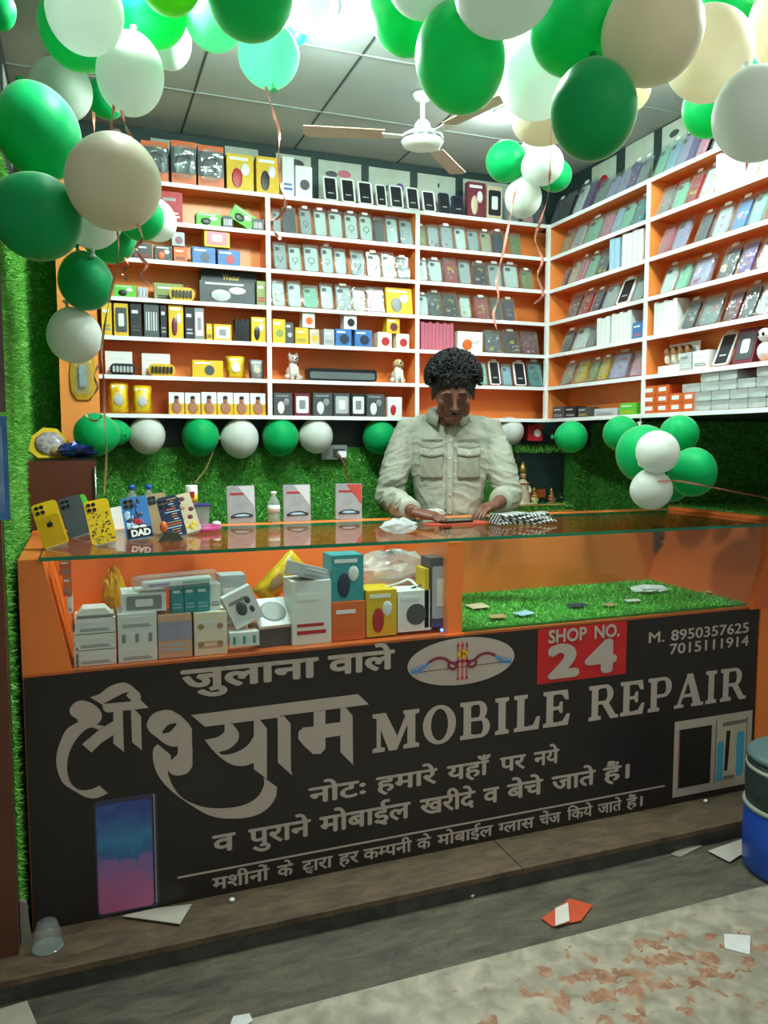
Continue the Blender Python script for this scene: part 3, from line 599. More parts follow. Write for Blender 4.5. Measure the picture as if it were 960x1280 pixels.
def headset(t, w, h, rnd):
    w, h = q3(w), q3(h)
    cpart('backing_card', cmesh(('hb', w, h), lambda: MB().box(-w/2, w/2, 0, .05, 0, h).box(-w*.5, w*.5, -.001, 0, 0, h*.25, 1).box(-w*.5, w*.5, -.001, 0, h*.86, h, 1), [colr('dark_grey'), colr('orange')], 'backing'), t)
    def hp():
        mb = MB(); R = w*.30; p = [(R*math.cos(a), -.012, h*.48+R*1.15*math.sin(a)) for a in [math.pi*(-.15+1.3*k/12) for k in range(13)]]; mb.tube(p, w*.06, 6, 0)
        for s in (-1, 1): mb.ball((s*R*.92, -.014, h*.36), (w*.10, .012, h*.13), 8, 1)
        return mb
    cpart('headphones', cmesh(('hp', w, h), hp, [colr('black'), colr('silver')], 'headphones'), t)
    cpart('clear_bubble', cmesh(('hc', w, h), lambda: MB().rrect(-w*.42, w*.42, h*.1, h*.88, w*.3, -.032, -.0315, 0, 5), [M_film], 'bubble'), t)
def bundle(t, w, h, d, c, n, rnd):
    """stack of flat packs standing on edge, one part per pack"""
    w, h = q3(w), q3(h)
    k = max(2, n); s = w/k
    for i in range(k):
        cpart('flat_pack', cmesh(('fp', q3(s*2), h, c, i % 2), lambda: MB().box(-s*.46, s*.46, 0, d, 0, h-(i % 2)*.006), [mat(c+'_pack', PAL[c], .3, var=.06)], 'flat_pack'), t).location = (-w/2+s*(i+.5), 0, 0)
def strip_pack(t, w, h, c, rnd):
    cpart('blister_card', cmesh(('sc', q3(w), q3(h), c), lambda: MB().rrect(-w/2, w/2, 0, h, h*.4, 0, .012, 0, 4), [colr(c)], 'card'), t)
    for i in range(6): cpart('adapter', cmesh(('sa', q3(w), q3(h), c), lambda: MB().rrect(-w*.05, w*.05, h*.22, h*.78, .004, -.008, 0, 0, 2), [colr('black' if c != 'black' else 'silver')], 'adapter'), t).location = ((i-2.5)*w*.14, 0, 0)
def pouch(t, w, h, c, acc, rnd):
    w, h = q3(w), q3(h)
    def pb():
        mb = MB(); n = 7; rows = []
        for i in range(n+1):
            z = h*i/n; th = .014*math.sin(math.pi*min(.97, max(.03, i/n)))+.0015; ww = w/2*(1+.05*math.cos(i*2.1)); k = len(mb.v)
            rows.append(k); mb.v += [(-ww, 0, z), (-ww*.5, -th, z), (0, -th*1.1, z), (ww*.5, -th, z), (ww, 0, z), (0, .004, z)]
        for i in range(n):
            for j in range(6): mb.f.append((rows[i]+j, rows[i]+(j+1) % 6, rows[i+1]+(j+1) % 6, rows[i+1]+j)); mb.m.append(0); mb.s.append(True)
        mb.f.append(tuple(rows[0]+j for j in range(6))[::-1]); mb.f.append(tuple(rows[-1]+j for j in range(6))); mb.m += [0, 0]; mb.s += [False, False]
        return mb
    cpart('pouch_body', cmesh(('po', w, h, c), pb, [mat(c+'_foil', PAL[c], .28, var=.25, scale=30, bump=.4, bscale=40)], 'pouch'), t)
    cpart('printed_front', cmesh(('pf', w, h, acc), lambda: MB().ball((0, -.014, h*.45), (w*.27, .003, h*.22), 10, 0).box(-w*.32, w*.32, -.0085, -.007, h*.78, h*.88, 1), [colr(acc), colr('white')], 'front'), t)
BAY = {'A': 'left back bay', 'B': 'middle back bay', 'C': 'right back bay', 'D': 'inner side-wall bay', 'E': 'outer side-wall bay'}
ROW = {0: 'on top of', 1: 'top shelf of', 2: 'second shelf of', 3: 'third shelf of', 4: 'fourth shelf of', 5: 'fifth shelf of', 6: 'bottom shelf of'}
SET = {'cr': 'ring phone cover', 'cc': 'phone cover', 'cp': 'patterned phone cover', 'cg': 'screen glass pack', 'cx': 'phone cover'}
def word(c): return c.replace('_', ' ')
def shelf(bay, row, items):
    """items: (px_left, px_right, height_px, code, colour, extra) read along the shelf"""
    rnd = random.Random(hash((ord(bay), row)) & 0xffff)
    z = ZS[row]+.0008
    back = bay in 'ABC'
    for n, it in enumerate(items):
        x0, x1, hp, code, c = it[:5]; ex = it[5] if len(it) > 5 else {}
        zz = z+ex.get('up', 0)
        off = ex.get('off', .016 if code[0] == 'c' else .012)
        if back: fn = lambda v: (v, YS+off, zz); a, b = (solve(p, fn, .2, 3.2) for p in (x0, x1)); mid = ((a+b)/2, YS+off, zz); w = abs(b-a)
        else:    fn = lambda v: (XC+off, v, zz); a, b = (solve(p, fn, 1.3, -1.6) for p in (x0, x1)); mid = (XC+off, (a+b)/2, zz); w = abs(b-a)
        D = proj(mid)[2]; h = hp*D/FPX*(1.06 if code[0] == 'c' else 1)
        if not back:
            h *= 1.0; w *= ex.get('ws', 1.0)
        h = min(h, ZS[0]-ZS[1]-T-.012 if row > 0 and not ex.get('up') else .3)
        w = w*.95; lean = ex.get('lean', (.27 if back else .40) if code[0] == 'c' else 0)
        rot = Euler((-lean, ex.get('tilt', 0), 0 if back else -math.pi/2), 'XYZ')
        if ex.get('turn'): rot.z += ex['turn']
        place = f"{ORD[n+1]} item, {ROW[row]} {BAY[bay]}"
        if code[0] == 'c':
            t = thing('phone_cover_pack' if code != 'cg' else 'screen_glass_pack', ex.get('label', f"{word(c)} {SET[code]}, {place}"), 'phone cover' if code != 'cg' else 'screen protector', mid, rot, group=f"goods {ROW[row]} {BAY[bay]}")
            cover(t, w, h, c, code[1], rnd)
        elif code[0] == 'b':
            t = thing('product_box', ex.get('label', f"{word(c)} product box, {place}"), 'box', mid, rot, group=f"goods {ROW[row]} {BAY[bay]}")
            rawbox(t, w, h, ex.get('d', .06), c, ex.get('acc', 'black'), ex.get('st', 'txt'), rnd)
        elif code == 'h':
            t = thing('headphone_pack', ex.get('label', f"headphone pack in dark card, {place}"), 'headphones', mid, rot, group=f"goods {ROW[row]} {BAY[bay]}"); headset(t, w, h, rnd)
        elif code == 's':
            t = thing('pack_stack', ex.get('label', f"{word(c)} row of flat packs, {place}"), 'packs', mid, rot, group=f"goods {ROW[row]} {BAY[bay]}"); bundle(t, w, h, ex.get('d', .06), c, ex.get('n', 4), rnd)
        elif code == 'a':
            t = thing('adapter_strip_pack', ex.get('label', f"{word(c)} strip pack of adapters, {place}"), 'adapter pack', mid, rot, group=f"goods {ROW[row]} {BAY[bay]}"); strip_pack(t, w, h, c, rnd)
        elif code == 'p':
            t = thing('foil_pouch', ex.get('label', f"{word(c)} foil pouch, {place}"), 'pouch', mid, rot, group=f"goods {ROW[row]} {BAY[bay]}"); pouch(t, w, h, c, ex.get('acc', 'grey'), rnd)
def K(**k): return k
bx = dict(st='dot')
shelf('A', 0, [(176, 212, 48, 'h', 'black'), (214, 246, 52, 'h', 'black'), (247, 281, 50, 'h', 'black'), (283, 318, 44, 'b', 'yellow', K(st='fig', acc='red', d=.08)), (320, 350, 44, 'b', 'yellow', K(st='fig', acc='black', d=.08)), (353, 368, 48, 'b', 'white', K(acc='blue', d=.08)), (369, 391, 38, 'b', 'white', K(st='dot', acc='dark_grey', d=.07))])
shelf('A', 1, [(200, 229, 37, 'b', 'red', K(acc='white')), (245, 277, 15, 'b', 'green', K(acc='black', st='fig')), (278, 292, 14, 'b', 'dark_grey', K(acc='silver', st='stripe')), (283, 316, 17, 'b', 'green', K(acc='black', st='fig', tilt=.50, up=.026, off=.02)), (316, 330, 14, 'b', 'dark_grey', K(acc='silver', st='stripe'))])
shelf('A', 2, [(166, 191, 19, 'b', 'dark_grey', K(acc='red')), (193, 216, 18, 'b', 'dark_grey', K(acc='orange', st='fig')), (217, 235, 18, 'b', 'orange', K(acc='black')), (215, 231, 16, 'b', 'silver', K(acc='maroon', st='dot', up=.066)), (240, 270, 20, 'b', 'blue', K(acc='navy', st='dot')), (272, 301, 18, 'b', 'blue', K(acc='red', st='dot')), (255, 288, 21, 'b', 'yellow', K(acc='rose', st='win', up=.075, label='yellow framed box with pink window on top of two blue boxes, second shelf'))])
shelf('A', 3, [(142, 171, 15, 'b', 'green', K(acc='black', st='fig')), (172, 185, 13, 'b', 'silver', K(acc='grey', st='stripe')), (192, 230, 22, 'b', 'olive', K(off=.06, d=.03)), (211, 244, 16, 'a', 'yellow'), (248, 320, 27, 'b', 'dark_grey', K(st='fig', acc='silver', d=.03, label='wide clear gadget kit box in front of the black lettered box')), (321, 333, 30, 'b', 'olive', K(acc='red'))])
shelf('A', 4, [(127, 141, 40, 'b', 'yellow', K(acc='grey')), (143, 161, 40, 'b', 'yellow', K(acc='dark_grey', st='win')), (163, 178, 40, 'b', 'black', K(acc='dark_grey')), (180, 200, 43, 'b', 'dark_grey', K(acc='silver', st='stripe')), (201, 209, 40, 'b', 'black', K(acc='grey')), (211, 230, 42, 'b', 'yellow', K(acc='maroon', st='fig')), (232, 243, 38, 'b', 'black', K(acc='silver')), (243, 256, 38, 'b', 'grey', K(acc='white', st='win')), (258, 266, 20, 'b', 'yellow', K(acc='black')), (267, 290, 20, 'b', 'yellow', K(acc='white', st='win')), (294, 312, 27, 's', 'black', K(n=5)), (314, 333, 31, 'b', 'yellow', K(acc='black', st='fig'))])
shelf('A', 5, [(131, 167, 30, 'b', 'white', K(acc='rose', off=.05, d=.05)), (137, 170, 14, 'a', 'black'), (177, 214, 28, 'b', 'white', K(acc='rose', off=.05, d=.05)), (185, 220, 15, 'a', 'yellow'), (240, 280, 21, 'b', 'yellow', K(acc='dark_grey', st='dot')), (282, 307, 27, 'p', 'yellow', K(acc='white', lean=.1)), (311, 330, 24, 'p', 'grey', K(acc='beige', lean=.1))])
shelf('A', 6, [(135, 162, 39, 'p', 'yellow', K(acc='silver', lean=.1)), (165, 191, 35, 'p', 'yellow', K(acc='silver', lean=.12))]+[(211+20.3*i, 231+20.3*i, 27, 'b', 'white', K(st='face', acc='black', d=.05, off=.02)) for i in range(6)])
shelf('B', 0, [(404, 424, 32, 'cg', 'white'), (426, 446, 32, 'cg', 'white'), (447, 468, 31, 'cg', 'white'), (470, 485, 30, 'cg', 'white', K(label='white rimmed screen glass pack, fourth glass pack on top of middle back bay')), (487, 506, 30, 'cg', 'white'), (508, 526, 30, 'cg', 'white'), (528, 546, 28, 'cg', 'white'), (549, 564, 28, 'cg', 'navy'), (565, 582, 26, 'cg', 'navy')])
shelf('B', 1, [(341, 352, 30, 'cc', 'silver'), (353, 372, 34, 'cc', 'dark_grey'), (375, 391, 36, 'cr', 'silver'), (393, 410, 36, 'cc', 'white'), (411, 430, 35, 'cc', 'white'), (431, 449, 35, 'cr', 'white'), (450, 467, 35, 'cr', 'white'), (468, 482, 33, 'cc', 'dark_grey'), (483, 499, 35, 'cx', 'white'), (500, 518, 34, 'cc', 'silver')])
shelf('B', 2, [(342, 360, 36, 'cr', 'silver'), (361, 378, 34, 'cr', 'white'), (380, 400, 36, 'cr', 'white'), (402, 418, 36, 'cr', 'white'), (419, 434, 33, 'cc', 'white'), (439, 457, 33, 'cr', 'silver'), (459, 477, 33, 'cr', 'white'), (478, 495, 33, 'cr', 'white'), (496, 513, 29, 'cp', 'grey')])
shelf('B', 3, [(340, 357, 34, 'cp', 'white'), (360, 378, 34, 'cc', 'white'), (379, 399, 29, 'cx', 'mint'), (401, 418, 33, 'cc', 'white'), (420, 441, 33, 'cc', 'silver'), (441, 458, 31, 'cp', 'white'), (459, 481, 32, 'cp', 'pink'), (483, 517, 33, 'b', 'yellow', K(acc='grey', st='fig', d=.02, lean=.16))])
shelf('B', 4, [(341, 357, 29, 'b', 'yellow', K(acc='olive', st='dot')), (357, 367, 26, 'b', 'dark_grey', K(acc='silver', st='dot')), (369, 386, 20, 'b', 'yellow', K(acc='olive')), (387, 399, 19, 'b', 'beige', K(acc='yellow', st='dot')), (378, 394, 20, 'b', 'white', K(acc='orange', st='dot', up=.075)), (405, 418, 20, 'b', 'silver', K(acc='grey')), (419, 440, 21, 'b', 'blue', K(acc='navy', st='dot')), (443, 466, 21, 'b', 'blue', K(acc='navy', st='dot')), (430, 446, 20, 'b', 'white', K(acc='black', st='dot', up=.078)), (472, 490, 19, 'b', 'cream', K(acc='red', st='dot')), (495, 512, 18, 'b', 'cream', K(acc='red', st='dot')), (483, 500, 18, 'b', 'yellow', K(acc='maroon', st='dot', up=.07))])
shelf('B', 6, [(342, 366, 28, 'b', 'dark_grey', K(acc='white', st='fig', d=.03)), (368, 388, 28, 'b', 'maroon', K(acc='white', st='win', d=.03)), (391, 416, 28, 'b', 'dark_grey', K(acc='white', st='fig', d=.03)), (417, 438, 28, 'b', 'dark_grey', K(acc='silver', st='win', d=.03)), (439, 457, 28, 'b', 'black', K(acc='white', st='win', d=.03)), (458, 481, 28, 'b', 'dark_grey', K(acc='white', st='fig', d=.03)), (484, 503, 24, 'b', 'white', K(acc='red', st='fig', d=.03))])
shelf('C', 0, [(584, 607, 42, 'b', 'maroon', K(acc='beige', st='fig', d=.03)), (608, 628, 40, 'b', 'beige', K(acc='black', st='win', d=.03)), (630, 650, 30, 'cp', 'grey'), (652, 668, 33, 'cp', 'pink'), (668, 682, 32, 'cc', 'dark_grey')])
shelf('C', 1, [(524, 533, 27, 'cp', 'olive'), (535, 550, 29, 'cp', 'silver'), (551, 568, 31, 'cp', 'silver'), (569, 584, 30, 'cc', 'white'), (585, 600, 28, 'cc', 'silver'), (601, 615, 28, 'cc', 'beige'), (616, 632, 30, 'cc', 'navy'), (638, 652, 28, 'cp', 'olive')])
shelf('C', 2, [(524, 535, 29, 'cc', 'white'), (536, 554, 30, 'cc', 'white'), (555, 573, 32, 'cp', 'red'), (574, 590, 31, 'cc', 'silver'), (592, 610, 30, 'cp', 'black'), (611, 629, 31, 'cc', 'silver'), (630, 650, 31, 'cc', 'white'), (652, 667, 25, 'cc', 'olive')])
shelf('C', 3, [(524, 536, 28, 'cc', 'white'), (536, 554, 31, 'cp', 'dark_grey'), (555, 574, 31, 'cp', 'black'), (575, 590, 29, 'cp', 'white'), (594, 612, 29, 'cp', 'red'), (614, 628, 29, 'cc', 'dark_grey'), (629, 645, 28, 'cp', 'navy')])
shelf('C', 4, [(525, 568, 34, 's', 'rose', K(n=9)), (571, 604, 25, 'b', 'white', K(acc='orange', st='fig', d=.03)), (606, 628, 29, 'cp', 'dark_grey'), (629, 650, 29, 'cp', 'black'), (652, 674, 29, 'cp', 'maroon')])
shelf('C', 5, [(596, 610, 29, 'cc', 'mint'), (612, 627, 31, 'cg', 'white'), (628, 641, 27, 'cc', 'light_blue'), (643, 659, 31, 'cg', 'white'), (661, 680, 33, 'cr', 'teal')])
W_ = K(ws=1.0)
def E_(**k): d = dict(lean=.25); d.update(k); return d
shelf('D', 0, [(688, 698, 34, 'cc', 'dark_grey'), (699, 712, 36, 'cc', 'black'), (715, 726, 42, 'cc', 'white'), (727, 737, 42, 'cc', 'purple'), (742, 756, 32, 'cc', 'grey'), (757, 768, 32, 'cc', 'lavender'), (769, 781, 34, 'cp', 'lavender'), (782, 793, 38, 'cp', 'purple'), (794, 806, 38, 'cc', 'grey')])
shelf('D', 1, [(701, 711, 32, 'cc', 'tan'), (713, 726, 33, 'cp', 'silver'), (728, 746, 35, 'cc', 'mint'), (747, 761, 34, 'cp', 'pink'), (762, 772, 40, 'cp', 'light_blue'), (773, 786, 42, 'cc', 'mint'), (788, 804, 40, 'cp', 'teal')])
shelf('D', 2, [(702, 708, 24, 'cc', 'maroon'), (709, 718, 32, 'cc', 'beige'), (719, 728, 34, 'cp', 'pink'), (730, 742, 33, 'cc', 'mint'), (743, 759, 36, 'cp', 'dark_grey'), (761, 774, 40, 's', 'light_blue', K(n=2)), (776, 804, 42, 's', 'white', K(n=4))])
shelf('D', 3, [(708, 722, 32, 'cp', 'maroon'), (723, 736, 32, 'cp', 'red'), (738, 750, 30, 'cp', 'navy'), (752, 767, 32, 'cc', 'silver'), (769, 787, 34, 'cg', 'white'), (789, 804, 36, 'cc', 'silver')])
shelf('D', 4, [(700, 713, 30, 'cc', 'dark_grey'), (714, 731, 32, 'cc', 'white'), (732, 743, 32, 'cc', 'grey'), (745, 762, 34, 's', 'white', K(n=3)), (763, 789, 36, 's', 'white', K(n=5)), (790, 804, 20, 'b', 'blue', K(acc='rose'))])
shelf('D', 5, [(700, 714, 30, 'cp', 'tan'), (716, 730, 32, 'cp', 'yellow'), (733, 744, 30, 'cp', 'olive'), (745, 757, 32, 'cp', 'yellow'), (759, 782, 36, 'cp', 'lavender'), (785, 804, 34, 'cp', 'pink')])
shelf('D', 6, [(690, 705, 14, 'b', 'dark_grey', K(acc='silver')), (706, 720, 13, 'b', 'black', K(acc='silver')), (722, 735, 12, 'b', 'dark_grey', K(acc='yellow')), (742, 772, 9, 'b', 'silver', K(acc='grey')), (774, 796, 14, 'b', 'green', K(acc='yellow'))])
shelf('E', 0, [(816, 827, 42, 'cc', 'mint'), (829, 841, 44, 'cc', 'light_blue'), (842, 856, 46, 'cc', 'lavender'), (857, 868, 50, 'cc', 'purple'), (869, 880, 46, 'cp', 'pink'), (888, 912, 42, 'cc', 'white')])
shelf('E', 1, [(820, 836, 36, 'cp', 'grey'), (838, 853, 38, 'cc', 'mint'), (855, 871, 42, 'cp', 'red'), (873, 891, 46, 'cp', 'white'), (893, 916, 46, 's', 'white', K(n=3)), (928, 944, 42, 'cp', 'white'), (946, 966, 44, 'cp', 'silver')])
shelf('E', 2, [(821, 836, 38, 'cp', 'rose'), (838, 856, 42, 'cc', 'lavender'), (868, 884, 40, 'cc', 'dark_grey'), (888, 908, 42, 'cp', 'silver'), (912, 932, 44, 'cp', 'blue'), (934, 952, 46, 'cc', 'mint'), (954, 972, 46, 'cc', 'red')])
shelf('E', 3, [(824, 840, 38, 'cc', 'white'), (842, 858, 38, 'cc', 'mint'), (860, 886, 38, 'cp', 'lavender'), (896, 918, 44, 'cp', 'dark_grey'), (920, 940, 46, 'cp', 'purple'), (944, 966, 46, 'cc', 'white')])
shelf('E', 4, [(816, 846, 40, 's', 'white', K(n=5)), (850, 868, 40, 'cp', 'dark_grey'), (870, 898, 40, 'cp', 'grey'), (904, 922, 44, 'cp', 'maroon'), (924, 942, 46, 'cc', 'dark_grey'), (944, 964, 44, 'cp', 'silver')])
shelf('E', 5, [(849, 864, 22, 'b', 'silver', K(acc='white', d=.08)), (865, 886, 22, 'b', 'white', K(acc='grey', d=.08)), (889, 911, 46, 'cg', 'white', K(label='white framed phone dummy with black screen on fifth shelf of outer side-wall bay')), (914, 940, 46, 'b', 'maroon', K(acc='dark_grey', st='win', d=.03, lean=.25))])
# stacks on the bottom shelf of the outer bay: orange boxes, then clear boxes
def yz(px): return solve(px, lambda v: (XC+.01, v, ZS[6]), 1.3, -1.6)
Mo = mat('orange_carton', '#d9612a', .45, var=.08); 
def carton(y0, y1, z0, z1, clear, lab, grp):
    t = thing('clear_box' if clear else 'small_carton', lab, 'box', (XC+.008, (y0+y1)/2, z0), (0, 0, -math.pi/2), grp)
    w, h = abs(y1-y0)*.96, (z1-z0)*.96
    if clear:
        cpart('tray', cmesh(('tr', q3(w), q3(h)), lambda: MB().rrect(-w*.4, w*.4, h*.12, h*.55, .006, .012, .08, 0, 2), [colr('white')], 'tray'), t)
        cpart('clear_shell', cmesh(('cs', q3(w), q3(h)), lambda: MB().rrect(-w/2, w/2, 0, h, .006, 0, .10, 0, 2), [film('frosted_clear_plastic', gloss=.12, haze=.38)], 'clear_shell'), t)
    else:
        cpart('carton_body', cmesh(('cb', q3(w), q3(h)), lambda: MB().box(-w/2, w/2, 0, .09, 0, h), [Mo], 'carton_body'), t)
        cpart('white_label', cmesh(('cl', q3(w), q3(h)), lambda: MB().box(-w*.28, w*.28, -.001, 0, h*.3, h*.75), [M_whitep], 'white_label'), t)
for r in range(3):
    zb = ZS[6]+.001+r*.038
    for i in range(4 if r < 2 else 2):
        a, b = yz(803+i*16.5), yz(803+(i+1)*16.5); carton(a, b, zb, zb+.038, False, f"orange carton with white label, {ORD[i+1]} from the divider, {['bottom', 'middle', 'top'][r]} layer", 'orange cartons on the bottom side shelf')
for r in range(4):
    x = 866 if r < 2 else 852
    zb = ZS[6]+.001+r*.036
    for i in range(5):
        a, b = yz(x+i*23), yz(x+(i+1)*23)
        if r == 3 and i in (0, 3): continue
        carton(a, b, zb, zb+.036, True, f"clear plastic box, {ORD[i+1]} from the orange cartons, {['bottom', 'second', 'third', 'top'][r]} layer", 'clear boxes on the bottom side shelf')
# box with four small brown dolls
def on_side(px, row, off=.02): y = solve(px, lambda v: (XC+off, v, ZS[row]), 1.3, -1.6); return (XC+off, y, ZS[row]+.001)
p = on_side(838, 5); t = thing('doll_tray', 'white tray holding four small brown-headed dolls on the fifth side shelf', 'tray', p, (0, 0, -math.pi/2))
MB().box(-.075, .10, 0, .06, 0, .03).box(-.075, .10, .055, .06, .03, .12).build('tray_body', M_whitep, t)
for i in range(4):
    o = MB().ball((0, 0, .030), (.014, .012, .02), 8, 0).ball((0, -.002, .058), (.014, .013, .016), 8, 1).ball((0, .002, .064), (.016, .014, .014), 8, 2).build('doll', [colr('cream'), mat('doll_skin', '#c08a5c', .5), mat('doll_hair', '#5c3518', .6)], t); o.location = (-.055+i*.040, .03, .03)
p = on_side(957, 5, .03); t = thing('panda_figurine', 'white and black panda figurine at the outer end of fifth side shelf', 'figurine', p, (0, 0, -math.pi/2))
MB().ball((0, 0, .035), (.03, .03, .036), 14).build('body', M_whitep, t); MB().ball((0, -.004, .092), (.027, .026, .025), 14).build('head', M_whitep, t)
for s in (-1, 1): MB().ball((s*.02, 0, .114), (.009, .006, .009), 8).build('ear', M_black, t); MB().ball((s*.010, -.027, .094), (.006, .004, .008), 8).build('eye_patch', M_black, t)
# wide black lettered box behind the gadget kit
def on_back(px, row, off=.02): x = solve(px, lambda v: (v, YS+off, ZS[row]), .2, 3.2); return (x, YS+off, ZS[row]+.001)
a, b = on_back(252, 3, .055), on_back(321, 3, .055); wd = b[0]-a[0]
t = thing('lettered_box', 'wide black box with gold lettering, third shelf of left back bay', 'box', ((a[0]+b[0])/2, YS+.055, ZS[3]+.001))
MB().box(-wd/2, wd/2, 0, .06, 0, .145).build('box_body', mat('black_card', '#26343a', .5), t)
V, F = compose(['Wooor'], .03); w_ = V[:, 0].max(); MB().add([(v[0]*.075/w_-.028, -.001, v[1]*.034+.108) for v in V], F).build('lettering', mat('gold_print', '#d9c25a', .5), t)
# two dog figurines and the sound bar
def dog(px, lab, body, face, ear, up):
    t = thing('dog_figurine', lab, 'figurine', on_back(px, 5, .045), (0, 0, .15 if up else 0)); k = 1.0
    mb = MB().ball((0, .012, .034), (.028, .034, .034), 14).ball((0, -.004, .056), (.021, .021, .032), 12)
    for s in (-1, 1): mb.tube([(s*.013, -.014, .06), (s*.014, -.021, .03), (s*.014, -.022, .006)], [.009, .008, .008], 8); mb.ball((s*.014, -.027, .005), (.009, .013, .006), 8); mb.ball((s*.026, .004, .014), (.014, .022, .014), 8)
    mb.tube([(0, .04, .02), (.014, .05, .03), (.018, .05, .045)], [.006, .005, .003], 6)
    if up: mb.tube([(.03, .01, .02), (.045, 0, .008)], [.012, .01], 8)
    mb.build('body', body, t)
    hd = MB().ball((0, -.008, .094), (.023, .021, .021), 14).ball((0, -.027, .087), (.012, .012, .010), 10).build('head', face, t)
    MB().ball((0, -.038, .091), (.005, .004, .004), 8).build('nose', M_black, hd)
    for s in (-1, 1):
        MB().ball((s*.010, -.027, .099), .0035, 8).build('eye', M_black, hd)
        if up: MB().lathe([(.011, 0), (.006, .018), (.0005, .028)], 8, c=(s*.017, -.004, .104)).build('ear', ear, hd)
        else: MB().ball((s*.023, -.006, .088), (.007, .010, .018), 8).build('ear', ear, hd)
Mw = mat('glazed_white', '#dcdad2', .25); dog(366, 'white sitting dog figurine with pointed ears left of the black sound bar', Mw, mat('glazed_pale_grey', '#c9c6bf', .25), Mw, True)
Mt = mat('glazed_tan', '#a3703c', .3); dog(497, 'small white puppy figurine with tan floppy ears right of the sound bar', Mw, mat('glazed_cream_tan', '#d0b48a', .3), Mt, False)
a, b = on_back(385, 5, .03), on_back(471, 5, .03); wd = b[0]-a[0]
t = thing('sound_bar', 'long black sound bar lying between the two dog figurines', 'speaker', ((a[0]+b[0])/2, YS+.03, a[2]))
MB().rrect(-wd/2, wd/2, .004, .058, .012, 0, .06, 0, 4).build('body', M_black, t); MB().rrect(-wd*.47, wd*.47, .010, .042, .008, -.003, 0, 0, 3).build('grille', mat('grey_mesh', '#6f7d80', .4, metal=.5), t)
for s in (-1, 1): MB().box(s*wd*.4-.01, s*wd*.4+.01, .005, .055, 0, .004).build('foot', M_black, t)
# posters on the wall above the shelves
Mpo = mat('poster_paper', '#b9c7b8', .6)
def poster(px0, px1, py0, py1, n, side, shapes, lab):
    if side: a = at(px0, py0, 'X', XS-.003); b = at(px1, py1, 'X', XS-.003); L = abs(b.y-a.y); loc = (XS-.003, a.y, 0); rz = -math.pi/2
    else: a = at(px0, py0, 'Y', YB-.003); b = at(px1, py1, 'Y', YB-.003); L = b.x-a.x; loc = (a.x, YB-.003, 0); rz = 0
    z1 = (a.z if not side else max(a.z, 0)); z0 = z1-.24
    t = thing('wall_poster', lab, 'poster', (loc[0], loc[1], z0), (0, 0, rz))
    MB().box(0, L, 0, .002, 0, .24).build('paper', Mpo, t)
    mb = MB()
    for (u, v, r1, r2, c) in shapes: mb.ball((u*L, -.0005, v*.24), (r1*L, .0012, r2*.24), 12, c)
    mb.build('printed_picture', [colr('dark_grey'), colr('rose'), colr('purple'), colr('red')], t)
poster(188, 247, 172, 0, 0, 0, [(.5, .6, .2, .2, 0)], 'pale poster on the wall behind the headphone packs')
poster(281, 320, 182, 0, 0, 0, [(.6, .8, .1, .05, 0)], 'pale poster above the first yellow headphone box')
poster(345, 387, 191, 0, 0, 0, [(.55, .85, .25, .08, 0)], 'pale poster behind the white headphone box')
poster(398, 451, 199, 0, 0, 0, [(.3, .75, .14, .06, 0), (.6, .78, .16, .07, 1)], 'pale poster with red earphones above the glass packs')
poster(461, 513, 208, 0, 0, 0, [(.55, .62, .2, .07, 0), (.75, .66, .1, .09, 2)], 'pale poster with dark headset behind the middle glass packs')
poster(522, 571, 216, 0, 0, 0, [(.55, .8, .03, .05, 0)], 'pale plain poster right of middle on the back wall')
poster(579, 640, 223, 0, 0, 0, [(.3, .7, .1, .1, 3), (.7, .72, .12, .14, 0)], 'pale poster behind the maroon and beige boxes')
poster(740, 775, 210, 0, 0, 1, [(.5, .5, .25, .25, 3)], 'pale poster with red phone case on the side wall')
poster(782, 822, 184, 0, 0, 1, [(.4, .5, .2, .12, 2)], 'pale poster with purple phones on the side wall')
poster(828, 864, 160, 0, 0, 1, [(.5, .8, .2, .06, 0)], 'pale poster at the front end of the side wall')
# ================================================================== goods inside the glass counter
ZI = ZB+.001
def fy(px, Y, z=None): return solve(px, lambda v: (v, Y, ZI+.05 if z is None else z), .2, 3.3)
def hz(hp, px, Y): return hp*proj((fy(px, Y), Y, .9))[2]/FPX
def zpx(px, py, Y): return at(px, py, 'Y', Y).z
M_print = mat('grey_print', '#9a9a98', .5)
def ibox(x0, x1, y0, y1, Y, c, lab, acc='grey', st='txt', d=.10, rot=0, zt=None, tilt=0, name='product_box', grp=None):
    """upright carton seen between pixel columns x0..x1, rows y0..y1, its front at depth Y"""
    a = at(x0, y1, 'Y', Y); b = at(x1, y1, 'Y', Y); h = abs(at((x0+x1)/2, y0, 'Y', Y).z-at((x0+x1)/2, y1, 'Y', Y).z)
    z = max(ZI, (a.z+b.z)/2) if zt is None else zt
    t = thing(name, lab, 'box', ((a.x+b.x)/2, Y, z), (0, tilt, rot), grp)
    rawbox(t, abs(b.x-a.x)*.98, h, d, c, acc, st, None)
    return t
cyc = [('white', 24, 'bottom'), ('white', 21, 'second from bottom'), ('orange', 24, 'third from bottom'), ('white', 22, 'fourth from bottom'), ('orange', 26, 'second from top'), ('orange', 21, 'topmost')]
zc = ZI
for i, (c, hp, w_) in enumerate(cyc):
    xr = at(92, 780, 'Y', .03).x; xl = (.432, .425, .416, .407, .396, .388)[i]; hh = hp*proj((xr, .03, .85))[2]/FPX
    t = thing('product_box', f"{c} carton, {w_} in the far-left column behind glass", 'box', ((xl+xr)/2, .03, zc), (0, 0, 0), 'cartons in the left display bay'); rawbox(t, xr-xl-.002, hh-.002, .12, c, 'grey', 'txt', None); zc += hh
